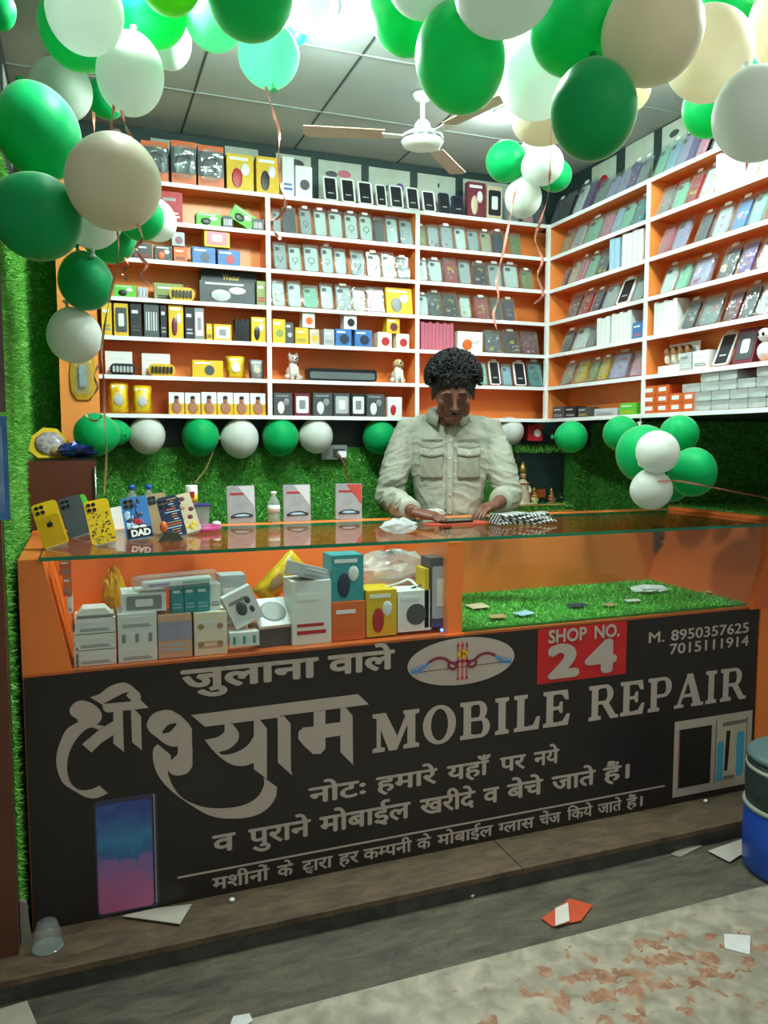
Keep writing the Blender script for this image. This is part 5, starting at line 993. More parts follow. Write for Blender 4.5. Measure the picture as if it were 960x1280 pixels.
# posters on the left post
def lposter(py0, py1, x0, c, lab, det):
    a, b = at(5, py0, 'Y', -.105), at(5, py1, 'Y', -.105); t = thing('post_poster', lab, 'poster', (XL-.112, -.1025, b.z)); h = a.z-b.z
    MB().box(-.14, .140, -.002, 0, 0, h).build('sheet', c, t); det(t, h)
def d1(t, h):
    mb = MB()
    for k in range(5): mb.box(.09+.008*(k % 2), .125, -.003, -.002, h*(.1+.17*k), h*(.1+.17*k)+.03)
    mb.build('printed_marks', M_whitep, t)
lposter(318, 515, 0, mat('grey_brown_poster', '#5a4a46', .5, var=.2), 'grey brown poster with white marks on the left post', d1)
def d2(t, h): MB().rrect(.02, .128, h*.06, h*.94, .015, -.003, -.002, 0, 4).build('printed_phone', mat('pale_blue_print', '#8fb4d8', .4, alt='#3f6aa8', scale=9), t); MB().ball((.095, -.003, h*.8), (.02, .002, .03), 10).build('printed_lens', M_dark, t)
lposter(520, 650, 0, mat('blue_poster', '#3a6ea8', .45, var=.2), 'blue poster with pale phone on the left post', d2)
# upper left: dark band with poster and a pale steel rail
x_ = MB().box(XL+.002, XL+.035, .0, .03, 2.29, 2.75).build('shutter_rail', mat('grey_steel_rail', '#7e877e', .4, metal=.4)); tag(x_, 'grey steel shutter rail at the upper left wall', 'rail')
for i, (y, lab) in enumerate(((.16, 'pale poster high on the left wall nearest the rail'), (.62, 'pale poster high on the left wall towards the shelves'))):
    t = thing('wall_poster', lab, 'poster', (XL+.001, y, 2.42)); MB().box(0, .003, 0, .26, 0, .26).build('paper', Mpo, t); MB().ball((.003, .13, .13), (.001, .07, .05), 10).build('printed_picture', colr('dark_grey'), t)

# ================================================================== floor: drum, litter, bowl
q = at(1005, 1088, 'Z', ZF); Rd = .235
t = thing('plastic_drum', 'blue plastic drum with dark wrapped upper half at the right end of the sign', 'drum', (2.735, -.45, ZF))
rd = .165
MB().lathe([(rd*.93, 0), (rd, .02), (rd*1.02, .12), (rd, .23), (rd*.98, .235)], 40).build('drum_body', mat('blue_hdpe', '#1f4fb0', .35, var=.1, scale=5), t)
MB().lathe([(rd*.98, .235), (rd*1.0, .30), (rd*.99, .37), (rd*.96, .40)], 40).build('dark_wrap', mat('dark_green_wrap', '#2f3f40', .5, var=.15, scale=7, bump=.3), t)
MB().lathe([(rd*1.02, .228), (rd*1.04, .236), (rd*1.02, .244)], 40).build('tie_band', mat('pale_tie', '#98a08e', .5), t); MB().lathe([(rd*.99, .365), (rd*1.01, .372), (rd*.99, .38)], 40).build('wire_rim', mat('pale_wire', '#a8a696', .4), t)
MB().lathe([(rd*.99, .40), (rd*1.0, .415), (rd*.9, .428), (rd*.5, .434), (.001, .436)], 40).build('lid', mat('grey_teal_lid', '#5f7a7a', .4, var=.12, scale=6), t)
MB().box(.05, .13, -.17, -.155, .33, .37).build('blue_handle', mat('blue_hdpe', '#1f4fb0', .35), t)
def paper(pts, lab, c='#b9b2a5', z=None, name='paper_scrap'):
    W3 = [at(a, b, 'Z', ZF+.001 if z is None else z) for a, b in pts]; cx = sum(p.x for p in W3)/len(W3); cy = sum(p.y for p in W3)/len(W3)
    mb = MB().prism([(p.x-cx, p.y-cy) for p in W3], 0, .0025, ax='z'); mb.v = [(v[0], v[1], v[2]+.006*max(0, math.sin(v[0]*40))) for v in mb.v]
    return tag(mb.build(name, mat('paper'+c[1:], c, .6), None, (cx, cy, W3[0].z)), lab, 'paper')
paper([(152, 1148), (195, 1136), (240, 1131), (225, 1158)], 'pale paper scrap on the step below the printed phone', z=.001)
paper([(885, 1066), (930, 1049), (960, 1048), (912, 1080)], 'white paper scrap on the stone slab beside the drum')
paper([(677, 1150), (712, 1126), (741, 1132), (726, 1153), (690, 1159)], 'orange red wrapper on the stone slab', '#c04a28', name='wrapper')
paper([(694, 1136), (710, 1131), (712, 1152), (694, 1158)], 'small white slip lying on the orange wrapper', '#cfc8be', z=ZF+.009)
paper([(905, 1168), (938, 1172), (937, 1194), (906, 1186)], 'white folded paper on the beige floor near the right edge', '#d5d6d2')
paper([(288, 1280), (292, 1271), (312, 1270), (316, 1279), (300, 1286)], 'white crumpled scrap at the bottom edge of the beige floor', '#d5d6d2')
paper([(0, 1262), (34, 1254), (46, 1283), (0, 1290)], 'pale brown scrap in the bottom corner of the slab', '#a8a090')
paper([(838, 1068), (865, 1056), (878, 1058), (850, 1072)], 'small thin clear wrapper left of the white scrap by the drum', '#8f8a7c')
for i, (px, py, z, lab) in enumerate(((290, 1127, .001, 'small white crumb on the step under the sign'), (590, 1121, ZF, 'small pale crumb on the stone slab'), (882, 1003, .001, 'white crumb at the foot of the sign by the drum'))):
    q = at(px, py, 'Z', z); tag(MB().ball((0, 0, .006), (.010, .008, .007), 8).build('crumb', M_whitep, None, (q.x, q.y, z)), lab, 'crumb')
q = at(55, 1185, 'Z', .001); t = thing('glass_bowl', 'clear upturned plastic cup on the step at the left end', 'cup', (q.x+.01, max(-.19, q.y), .0005)); MB().lathe([(.038, 0), (.040, .004), (.034, .05), (.026, .075), (.001, .080)], 24).build('cup_body', film('clear_cup', gloss=.10, haze=.10), t); MB().lathe([(.040, 0), (.043, .003), (.040, .006)], 24).build('rim', M_clear, t)
x_ = MB().prism([(-.02, 0), (.02, 0), (.012, .12), (-.010, .13)], 0, .012).build('plaster_patch', mat('pale_plaster', '#8f8c84', .8), None, (.262, -.05, .0)); tag(x_, 'pale plaster strip at the lower left corner beside the sign', 'plaster')
# ================================================================== balloons
def latex(name, c, tr=.38):
    m = bpy.data.materials.new(name); m.use_nodes = True; nt = m.node_tree; nt.nodes.clear(); o = nt.nodes.new('ShaderNodeOutputMaterial')
    tc = nt.nodes.new('ShaderNodeTexCoord'); n = nt.nodes.new('ShaderNodeTexNoise'); n.inputs['Scale'].default_value = 8; nt.links.new(tc.outputs['Object'], n.inputs['Vector'])
    r = nt.nodes.new('ShaderNodeValToRGB'); nt.links.new(n.outputs[0], r.inputs[0]); k = lin(c); r.color_ramp.elements[0].color = (*[v*.94 for v in k], 1); r.color_ramp.elements[1].color = (*[min(1, v*1.04) for v in k], 1)
    d = nt.nodes.new('ShaderNodeBsdfDiffuse'); t = nt.nodes.new('ShaderNodeBsdfTranslucent'); g = nt.nodes.new('ShaderNodeBsdfGlossy'); g.inputs['Roughness'].default_value = .45
    nt.links.new(r.outputs[0], d.inputs[0]); nt.links.new(r.outputs[0], t.inputs[0]); g.inputs[0].default_value = (.9, .95, .92, 1)
    a = nt.nodes.new('ShaderNodeMixShader'); a.inputs[0].default_value = tr; nt.links.new(d.outputs[0], a.inputs[1]); nt.links.new(t.outputs[0], a.inputs[2])
    f = nt.nodes.new('ShaderNodeFresnel'); f.inputs[0].default_value = 1.22; b = nt.nodes.new('ShaderNodeMixShader'); nt.links.new(f.outputs[0], b.inputs[0]); nt.links.new(a.outputs[0], b.inputs[1]); nt.links.new(g.outputs[0], b.inputs[2]); nt.links.new(b.outputs[0], o.inputs[0]); return m
BM = dict(g=latex('green_latex', '#14bf6c'), k=latex('dark_green_latex', '#26b56e', .42), w=latex('white_latex', '#e9efe9', .34), c=latex('cream_latex', '#efe6cf', .34), l=latex('lime_latex', '#6fc83a'), m=latex('mint_latex', '#8fe6c0', .5))
def balloon(px, py, rx, ry, D, col, lab, grp, neck=(0, 0, 1)):
    if D < 0: D = (at(px, py, 'Y', -D)-CAM).dot(CF)     # negative: lies on the plane Y = -D
    c = dep(px, py, D); a, b = rx*D/FPX, ry*D/FPX; n = Vector(neck).normalized(); q = Vector((0, 0, 1)).rotation_difference(n)
    prof = []
    for i in range(25):
        t = math.pi*i/24; z = -math.cos(t); r = math.sin(t)
        if z > 0: r *= 1-.10*z*z; z = z*(1+.07*z)
        prof.append((max(r*a, .0004), z*b))
    o = MB().lathe(prof, 36).build('balloon', BM[col], None, c); o.rotation_mode = 'QUATERNION'; o.rotation_quaternion = q
    tag(o, lab, 'balloon', grp)
    MB().lathe([(.004, 0), (.006, .006), (.0035, .012), (.010, .022), (.011, .024)], 10, c=(0, 0, b*1.06)).build('knot', BM[col], o)
    return o
F1 = 'balloons clustered at the front of the ceiling, left side'; F2 = 'balloons clustered at the front of the ceiling, right side'; F3 = 'balloons strung along the turf wall'; F4 = 'small balloon cluster hanging in the middle'; F5 = 'balloon cluster on the right turf wall'
for r in [
 (48, 165, 50, 61, 2.180, 'g', 'big bright green balloon at the left edge, upper of the two', F1, (-.3, .3, 1)),
 (46, 271, 53, 54, 2.100, 'k', 'big dark green balloon at the left edge below the bright one', F1, (-.8, .3, .5)),
 (142, 228, 58, 58, 2.060, 'c', 'big cream balloon with ribbon beside the two left green ones', F1, (.1, .3, 1)),
 (115, 272, 38, 36, 2.320, 'w', 'white balloon mostly behind the bottom of the cream one', F1, (0, 0, -1)),
 (136, 297, 33, 31, 2.520, 'k', 'dark green balloon under the white one below the cream balloon', F1, (.3, .4, 1)),
 (107, 352, 33, 36, 2.380, 'k', 'dark green balloon hanging above the lowest white left balloon', F1, (-.2, .2, 1)),
 (93, 420, 33, 34, 2.420, 'w', 'white balloon lowest of the left hanging string', F1, (-.2, .2, 1)),
 (176, 272, 29, 28, 2.420, 'g', 'green balloon peeping out right below the cream one', F1, (-.5, .2, .6)),
 (193, 274, 25, 30, 2.620, 'w', 'small white balloon right of the green one below the cream', F1, (-.5, .3, .6)),
 (163, 93, 41, 51, 2.127, 'w', 'white balloon above the cream one with two pink ribbons', F1, (.1, .2, 1)),
 (76, 112, 38, 38, 2.420, 'w', 'shaded pale balloon behind the upper left green one', F1, (.3, .3, .8)),
 (106, 14, 47, 51, 1.973, 'w', 'white balloon at the top edge on the left', F1, (0, .2, 1)),
 (100, 34, 50, 52, 2.220, 'k', 'dark green balloon behind the top left white one', F1, (0, .2, 1)),
 (133, 122, 24, 26, 2.600, 'g', 'small green balloon behind the white one with pink ribbons', F1, (0, .2, 1)),
 (190, 16, 43, 40, 2.200, 'g', 'bright green balloon at the top between two white ones', F1, (0, .3, 1)),
 (211, 50, 28, 38, 2.420, 'w', 'white balloon behind the bright green top one', F1, (0, .3, 1)),
 (212, -22, 38, 37, 1.950, 'l', 'lime green balloon cut by the top edge', F1, (0, .3, 1)),
 (268, 22, 37, 41, 2.250, 'm', 'pale mint balloon left of the dark green top middle one', F1, (0, .3, 1)),
 (312, -8, 54, 55, 2.020, 'k', 'big dark green balloon at the top, left of middle', F1, (0, .3, 1)),
 (336, 70, 38, 38, 2.330, 'm', 'glowing mint balloon with a long hanging ribbon', F1, (.05, -.35, -1)),
 (383, 6, 31, 31, 2.298, 'w', 'glowing white balloon right of the mint one', F1, (0, .3, 1)),
 (370, 42, 14, 14, 2.527, 'g', 'tiny sliver of green balloon behind the glowing ones', F1, (0, .3, 1)),
 (0, 12, 19, 27, 2.000, 'g', 'green balloon cut by the top left corner', F1, (0, .3, 1)),
 (508, 12, 47, 58, 2.236, 'g', 'green balloon at the top middle behind the big dark green one', F2, (0, .3, 1)),
 (575, 72, 56, 70, 2.082, 'k', 'largest dark green balloon at the top middle', F2, (0, .3, 1)),
 (530, -22, 45, 38, 2.056, 'w', 'pale balloon cut by the top edge in the middle', F2, (0, .3, 1)),
 (632, -14, 64, 48, 1.888, 'w', 'pale grey white balloon at the top edge right of middle', F2, (0, .3, 1)),
 (632, 50, 32, 40, 2.420, 'w', 'shaded pale balloon behind the largest dark green one', F2, (0, .3, 1)),
 (672, 95, 50, 52, 2.265, 'w', 'pale balloon between the two dark green ones', F2, (0, .3, 1)),
 (684, 146, 44, 28, 2.480, 'c', 'pale cream balloon lowest behind the hanging green one', F2, (0, .3, 1)),
 (717, 34, 56, 58, 2.055, 'g', 'bright green balloon at the top right of middle', F2, (0, .3, 1)),
 (742, 138, 53, 61, 1.950, 'k', 'big dark green balloon hanging lowest right of middle', F2, (.1, .2, 1)),
 (815, 40, 62, 63, 1.930, 'c', 'big cream white balloon right of the bright green one', F2, (0, .3, 1)),
 (886, 68, 53, 57, 2.150, 'c', 'cream balloon touching the big cream white one', F2, (0, .3, 1)),
 (786, 108, 27, 32, 2.480, 'c', 'small cream balloon peeping below the big cream white one', F2, (0, .3, 1)),
 (886, 136, 32, 36, 2.420, 'g', 'green balloon behind the lower right grey white one', F2, (0, .3, 1)),
 (946, 143, 53, 57, 1.960, 'w', 'grey white balloon at the right edge', F2, (0, .3, 1)),
 (908, 12, 34, 38, 2.301, 'g', 'green balloon near the upper right corner', F2, (0, .3, 1)),
 (968, 38, 31, 50, 2.200, 'c', 'cream balloon cut by the upper right edge', F2, (0, .3, 1)),
 (938, 96, 18, 26, 2.460, 'k', 'dark green balloon glimpsed between the right edge pale ones', F2, (0, .3, 1)),
 (633, 202, 25, 26, 2.900, 'g', 'green balloon at the left of the middle hanging cluster', F4, (.9, .1, -.1)),
 (678, 206, 25, 27, 2.833, 'w', 'white balloon at the right front of the middle cluster', F4, (-.3, .8, -.1)),
 (693, 219, 20, 22, 3.020, 'g', 'green balloon behind the right white one of the middle cluster', F4, (-.9, .1, .1)),
 (654, 247, 23, 25, 2.927, 'w', 'white balloon lowest of the middle cluster', F4, (.1, .1, 1)),
 (663, 187, 12, 12, 3.100, 'w', 'tiny white balloon behind the top of the middle cluster', F4, (0, .1, 1)),
 (120, 543, 27, 27, -0.93, 'g', 'green wall balloon leftmost, in front of a second green one', F3, (1, 0, 0)),
 (143, 541, 17, 19, -1.12, 'g', 'small green wall balloon behind the leftmost one', F3, (1, 0, 0)),
 (184, 544, 24, 22, -1.15, 'w', 'white wall balloon left of the first full green one', F3, (-1, 0, .1)),
 (250, 545, 26, 22, -1.15, 'g', 'green wall balloon joined to a white one by string', F3, (1, 0, 0)),
 (300, 548, 25, 23, -1.15, 'w', 'white wall balloon between two green ones, left of the switch', F3, (-1, 0, 0)),
 (350, 546, 25, 22, -1.15, 'g', 'green wall balloon joined to the white one above the switch', F3, (1, 0, 0)),
 (395, 545, 22, 21, -1.15, 'w', 'white wall balloon just above the switch board', F3, (-1, 0, 0)),
 (474, 546, 22, 21, -1.15, 'g', 'green wall balloon just left of the man', F3, (1, 0, 0)),
 (636, 539, 18, 19, -1.15, 'w', 'white wall balloon just right of the man', F3, (-1, 0, 0)),
 (714, 546, 20, 20, 3.60, 'g', 'green wall balloon with a white glint right of the red can', F3, (-1, 0, 0)),
 (776, 542, 22, 22, 3.3, 'g', 'green balloon at the top left of the right wall cluster', F5, (.5, 0, -.5)),
 (805, 567, 36, 32, 3.05, 'g', 'green balloon at the left of the right wall cluster', F5, (1, .2, 0)),
 (849, 543, 24, 24, 3.04, 'g', 'green balloon at the top right of the right wall cluster', F5, (-.6, 0, -.6)),
 (866, 590, 31, 28, 2.92, 'g', 'large green balloon at the right of the right wall cluster', F5, (-1, .2, .1)),
 (840, 605, 22, 22, 3.05, 'g', 'small green balloon hidden low in the right wall cluster', F5, (-1, .2, .1)),
 (822, 565, 27, 26, 2.83, 'w', 'white balloon in the centre of the right wall cluster', F5, (0, .6, -.3)),
 (814, 612, 26, 25, 2.88, 'w', 'white balloon lowest of the right wall cluster', F5, (0, .3, 1)),
 (802, 545, 12, 10, 3.18, 'w', 'small white balloon tip behind the centre of right wall cluster', F5, (0, .3, 1))]:
    balloon(*r)
# ribbons
M_rib = mat('copper_ribbon', '#d98f7c', .25, metal=.35, var=.12, scale=30)
M_gold = mat('gold_ribbon', '#c9a27c', .25, metal=.4, var=.15, scale=30)
def ribbon(pts, lab, m=M_rib, w=.0045):
    """flat ribbon through (px, py, D) points"""
    P = [dep(*p) for p in pts]; out = []
    for i in range(len(P)-1):
        p0, p1, p2, p3 = P[max(i-1, 0)], P[i], P[i+1], P[min(i+2, len(P)-1)]
        for k in range(5):
            s = k/5; out.append(.5*((2*p1)+(-p0+p2)*s+(2*p0-5*p1+4*p2-p3)*s*s+(-p0+3*p1-3*p2+p3)*s**3))
    out.append(P[-1]); mb = MB(); k = len(mb.v); n = len(out)
    for i, p in enumerate(out):
        d = (out[min(i+1, n-1)]-out[max(i-1, 0)]).normalized(); s = d.cross(Vector((math.sin(i*.35), -math.cos(i*.35)*1.4, .1))).normalized()*w
        e = d.cross(s).normalized()*.0004
        mb.v += [tuple(p+s+e), tuple(p-s+e), tuple(p-s-e), tuple(p+s-e)]
    for i in range(n-1):
        for j in range(4): mb.f.append((i*4+j, i*4+(j+1) % 4, (i+1)*4+(j+1) % 4, (i+1)*4+j)); mb.m.append(0); mb.s.append(False)
    return tag(mb.build('ribbon', m), lab, 'ribbon', 'ribbons hanging from the balloons')
ribbon([(332, 108, 2.3), (340, 135, 2.3), (349, 165, 2.3), (348, 200, 2.3), (352, 235, 2.3), (357, 258, 2.3), (348, 272, 2.32), (340, 276, 2.3), (343, 290, 2.32), (351, 300, 2.3)], 'copper ribbon hanging from the glowing mint balloon')
ribbon([(143, 130, 2.1), (140, 150, 2.12), (139, 166, 2.14)], 'short pink ribbon under the white balloon, left of two')
ribbon([(152, 138, 2.1), (157, 158, 2.1), (165, 174, 2.06)], 'short pink ribbon under the white balloon, right of two')
ribbon([(117, 140, 2.4), (118, 168, 2.42)], 'short pink ribbon near the orange end board')
ribbon([(172, 280, 2.06), (178, 298, 2.1), (170, 310, 2.12), (176, 322, 2.1), (184, 332, 2.12), (176, 343, 2.1), (186, 356, 2.12)], 'curled copper ribbon below the cream balloon')
ribbon([(156, 322, 2.3), (160, 332, 2.3), (152, 342, 2.32), (159, 350, 2.3)], 'short curl of copper ribbon left of the longer curl')
ribbon([(147, 288, 2.2), (148, 320, 2.25), (140, 360, 2.3), (132, 400, 2.34), (127, 440, 2.36), (130, 480, 2.38), (131, 530, 2.4), (133, 575, 2.4), (130, 620, 2.42)], 'long gold ribbon hanging down past the wall balloons at left', M_gold, .0035)
ribbon([(124, 455, 2.4), (118, 470, 2.4), (122, 485, 2.4), (112, 500, 2.42)], 'curled gold ribbon below the lowest left white balloon', M_gold, .004)
ribbon([(106, 516, 2.44), (112, 524, 2.44), (120, 526, 2.44), (127, 520, 2.42)], 'small loop of gold ribbon over the leftmost wall balloon', M_gold, .004)
ribbon([(689, 155, 2.0), (688, 200, 2.2), (685, 245, 2.5), (676, 275, 2.6), (669, 300, 2.62), (678, 325, 2.62), (672, 345, 2.62), (679, 368, 2.62), (668, 380, 2.62)], 'copper ribbon from the hanging green balloon past the middle cluster')
ribbon([(644, 238, 2.85), (636, 280, 2.85), (628, 320, 2.85), (621, 350, 2.85), (623, 372, 2.85), (617, 392, 2.85), (621, 412, 2.85)], 'pink ribbon hanging from the middle balloon cluster')
ribbon([(822, 602, 2.80), (845, 601, 2.80), (875, 606, 2.82), (905, 612, 2.95), (935, 618, 3.1), (958, 622, 3.2)], 'copper ribbon running right from the right wall cluster', M_rib, .003)
ribbon([(958, 622, 3.2), (962, 632, 3.2), (960, 638, 3.15)], 'ribbon end drooping over the grass ledge', M_rib, .003)
def thread(a, b, lab): tag(MB().tube([a, b], .0009, 5).build('thread', mat('pale_thread', '#c8ccc4', .6)), lab, 'thread')
thread(dep(668, 205, 2.93), at(668, 130, 'Z', ZC-.003), 'thin thread holding up the middle balloon cluster')
q = dep(800, 545, 3.16); thread(q, (q.x, q.y, ZS[6]-.016), 'thin thread tying the right wall cluster to the shelf')
# ================================================================== ceiling fan
fq = at(528, 166, 'Y', .50); FX, FY, FZ = fq.x, .50, 2.60
fan = thing('ceiling_fan', 'white ceiling fan hanging between the balloon clusters', 'fan', (FX, FY, FZ))
MB().lathe([(.040, .155), (.030, .135), (.010, .128), (.009, .05)], 20).build('down_rod', M_whitep, fan)
MB().lathe([(.018, .06), (.030, .045), (.036, .02), (.060, .012), (.080, .0), (.084, -.018), (.080, -.024), (.076, -.034), (.050, -.044), (.001, -.046)], 32).build('motor_housing', M_whitep, fan)
MB().lathe([(.0845, -.012), (.0855, -.016), (.0845, -.020)], 32).build('silver_ring', mat('chrome_ring', '#b8c0c0', .2, metal=.9), fan)
for k in range(3):
    a = math.radians(47+120*k); mt_ = Matrix.Rotation(a, 3, 'Z')
    mb = MB().prism([(.07, -.014), (.15, -.022), (.16, .022), (.07, .014)], -.006, -.002, ax='z'); mb.v = [tuple(mt_ @ Vector(v)) for v in mb.v]; br = mb.build('blade_bracket', M_whitep, fan)
    mb = MB().prism([(.15, -.035), (.44, -.045), (.46, -.02), (.46, .035), (.15, .035)], -.002, .002, ax='z'); mb.v = [tuple(mt_ @ (Matrix.Rotation(.12, 3, 'X') @ Vector(v))) for v in mb.v]; mb.build('blade', mat('fan_blade', '#c2a48c', .4), fan)
# ================================================================== the man behind the counter
def remeshed(mb, name, m, vox, smooth=4, disp=None, parent=None):
    me = mb.mesh('tmp', m); o = bpy.data.objects.new('tmp', me); COL.objects.link(o)
    r = o.modifiers.new('r', 'REMESH'); r.mode = 'VOXEL'; r.voxel_size = vox; r.use_smooth_shade = True
    if smooth: s = o.modifiers.new('s', 'SMOOTH'); s.factor = .5; s.iterations = smooth
    bpy.context.view_layer.update(); out = bpy.data.meshes.new_from_object(o.evaluated_get(bpy.context.evaluated_depsgraph_get())); bpy.data.objects.remove(o); bpy.data.meshes.remove(me)
    n = len(out.vertices); co = np.empty(n*3); out.vertices.foreach_get('co', co); co = co.reshape(-1, 3)
    if disp is not None:
        no = np.empty(n*3); out.vertices.foreach_get('normal', no); no = no.reshape(-1, 3); co = co+no*disp(co)[:, None]; out.vertices.foreach_set('co', co.reshape(-1))
    out.polygons.foreach_set('use_smooth', [True]*len(out.polygons)); out.materials.clear(); out.materials.append(m); out.update()
    out.name = name; ob = bpy.data.objects.new(name, out); COL.objects.link(ob)
    if parent: ob.parent = parent
    return ob
M_skin = mat('brown_skin', '#6a4433', .5, var=.08, scale=20, bump=.05, bscale=120)
M_shirt = mat('pale_khaki_cotton', '#a0a394', .85, var=.05, scale=9, bump=.25, bscale=90)
M_shirt2 = mat('khaki_cotton_pocket', '#8d8c7c', .85, var=.06, scale=9, bump=.25, bscale=90)
M_hair = mat('black_hair', '#0f1012', .55, var=.3, scale=40)
PX, PY = 2.035, .86
man = thing('person', 'young man in a pale khaki shirt looking down at a phone behind the counter', 'person', (0, 0, 0))
HC = Vector((2.052, .735, 1.650))                        # head centre
Rh = (Matrix.Rotation(.50, 3, 'X') @ Matrix.Rotation(.03, 3, 'Z'))*1.12     # head bowed: face (-Y) turns down
def H(x, y, z): return HC+Rh @ Vector((x, y, z))
b = MB()
# head: skull, face, jaw, chin, nose, lips, ears
b.ball(HC, (.074, .094, .100), 24, 0, Rh); b.ball(H(0, -.034, -.034), (.062, .056, .076), 20, 0, Rh); b.ball(H(0, -.052, -.088), (.036, .032, .032), 14, 0, Rh)
for s in (-1, 1):
    b.ball(H(s*.044, -.040, -.060), (.022, .030, .034), 12, 0, Rh); b.ball(H(s*.043, -.062, -.022), (.020, .020, .018), 12, 0, Rh)     # jaw, cheek
    b.ball(H(s*.080, .004, -.016), (.008, .018, .030), 12, 0, Rh)                                                                  # ear
    b.ball(H(s*.030, -.083, .022), (.024, .009, .008), 12, 0, Rh)                                                                  # brow ridge
    b.ball(H(s*.029, -.079, .003), (.0150, .0125, .0115), 12, 0, Rh)                                                               # closed lid
    b.ball(H(s*.011, -.101, -.034), (.008, .010, .008), 10, 0, Rh)                                                                 # nostril
b.tube([H(0, -.086, .018), H(0, -.099, -.008), H(0, -.113, -.030), H(0, -.103, -.038)], [.008, .009, .0125, .009], 10)
b.ball(H(0, -.093, -.060), (.021, .011, .0065), 12, 0, Rh); b.ball(H(0, -.091, -.071), (.018, .011, .0075), 12, 0, Rh)
# neck and trunk under the shirt
b.tube([H(0, .030, -.035), (2.025, .855, 1.515), (2.035, .905, 1.48)], [.050, .052, .062], 16)
b.tube([(2.04, .91, 1.46), (2.04, .92, 1.30), (2.04, .93, 1.10), (2.04, .93, .95)], [.10, .13, .125, .13], 16)
for s in (-1, 1): b.tube([(2.04+s*.08, .93, .97), (2.04+s*.10, .90, .52), (2.04+s*.11, .95, .08)], [.085, .058, .042], 14); b.tube([(2.04+s*.11, .97, .06), (2.04+s*.12, .84, .03)], [.042, .03], 12)
ang = -.40; pv = Vector((2.04, .905, 0)); RZ = Matrix.Rotation(ang, 3, 'Z')
def LW(px, py, z): w = at(px, py, 'Z', z); w = Vector((w.x, w.y, z)); return RZ.transposed() @ (w-pv)+pv
# arms: shoulder, elbow, wrist
SHL, ELL, WRL = Vector((1.858, .895, 1.478)), Vector((1.775, .830, 1.175)), LW(517, 640, 1.145)
SHR, ELR, WRR = Vector((2.222, .895, 1.478)), Vector((2.300, .810, 1.180)), LW(621, 630, 1.160)
TL, TR = LW(556, 648, 1.122), LW(578, 646, 1.122)
for A, B_, C_ in ((SHL, ELL, WRL), (SHR, ELR, WRR)):
    b.tube([A, A.lerp(B_, .5), B_, B_.lerp(C_, .4), C_], [.048, .044, .038, .036, .025], 14)
# hands
def hand(W_, dirv, up, side, curls, spread, thumb_side, L=1.0):
    """W_ wrist; dirv towards the fingers; up = back of the hand; side = towards the thumb"""
    d, u, s = dirv.normalized(), up.normalized(), side.normalized()
    pc = W_+d*.048
    for k, f_ in enumerate((-.030, -.011, .009, .028)): b.tube([W_+s*f_*.55, W_+d*.045+s*f_*.9, W_+d*.088+s*f_*1.05+u*.002], [.015, .0155, .0115], 10)
    for k in range(4):
        off = (.030, .010, -.010, -.029)[k]; ln = (.072, .080, .074, .058)[k]*L; base = W_+d*.086+s*off; dd = (d+s*spread*(1.5-k)*.35).normalized(); c = curls[k]; p = base; pts = [p-d*.012, p]; ang = 0
        for q, fr in enumerate((.45, .32, .23)):
            ang += c*(.7, 1.0, .7)[q]; v = dd*math.cos(ang)-u*math.sin(ang); p = p+v*ln*fr; pts.append(p)
        b.tube(pts, [.0098, .0095, .0085, .0078, .0062], 10); b.ball(pts[-1], .0063, 8)
    tb = W_+d*.022+s*.022; pts = [tb, tb+d*.026+s*.020-u*.004, tb+d*.050+s*.026-u*.012, tb+d*.068+s*.018-u*.020]
    b.tube(pts, [.015, .0125, .0105, .0080], 10); b.ball(pts[-1], .008, 8)
    return pts
dR = TR-WRR; hand(WRR, dR, Vector((-.15, -.25, .95)), Vector((-.35, .90, .10))*1, (.42, .38, .34, .30), .35, 1, 1.15)
dL = TL-WRL; hand(WRL, dL, Vector((.2, -.2, .95)), Vector((.30, .90, .1)), (.40, .48, .52, .55), .12, 1, 1.15)
body = remeshed(b, 'body', M_skin, .0034, 3, None, man)
# face details
for s in (-1, 1):
    e = MB().tube([H(s*.014, -.0925, .0265), H(s*.028, -.0955, .031), H(s*.046, -.087, .026)], [.0035, .0045, .002], 8, flat=.7).build('eyebrow', M_hair, man)
    e = MB().tube([H(s*.016, -.0895, -.001), H(s*.029, -.0935, -.005), H(s*.042, -.0865, -.001)], [.0014, .0022, .0012], 6).build('eyelashes', M_hair, man)
MB().tube([H(-.019, -.1005, -.065), H(0, -.1045, -.0655), H(.019, -.1005, -.065)], [.001, .0022, .001], 6).build('lip_line', mat('dark_lips', '#5c352c', .5), man)
mo = MB()
rs = random.Random(3)
for k in range(60): x = rs.uniform(-.022, .022); p = H(x, -.1015+abs(x)*.35, -.050+rs.uniform(-.002, .003)-abs(x)*.12); mo.tube([p, p+Rh @ Vector((x*.12, -.003, -.006))], [.0008, .0004], 4, caps=False)
mo.build('moustache', M_hair, man)
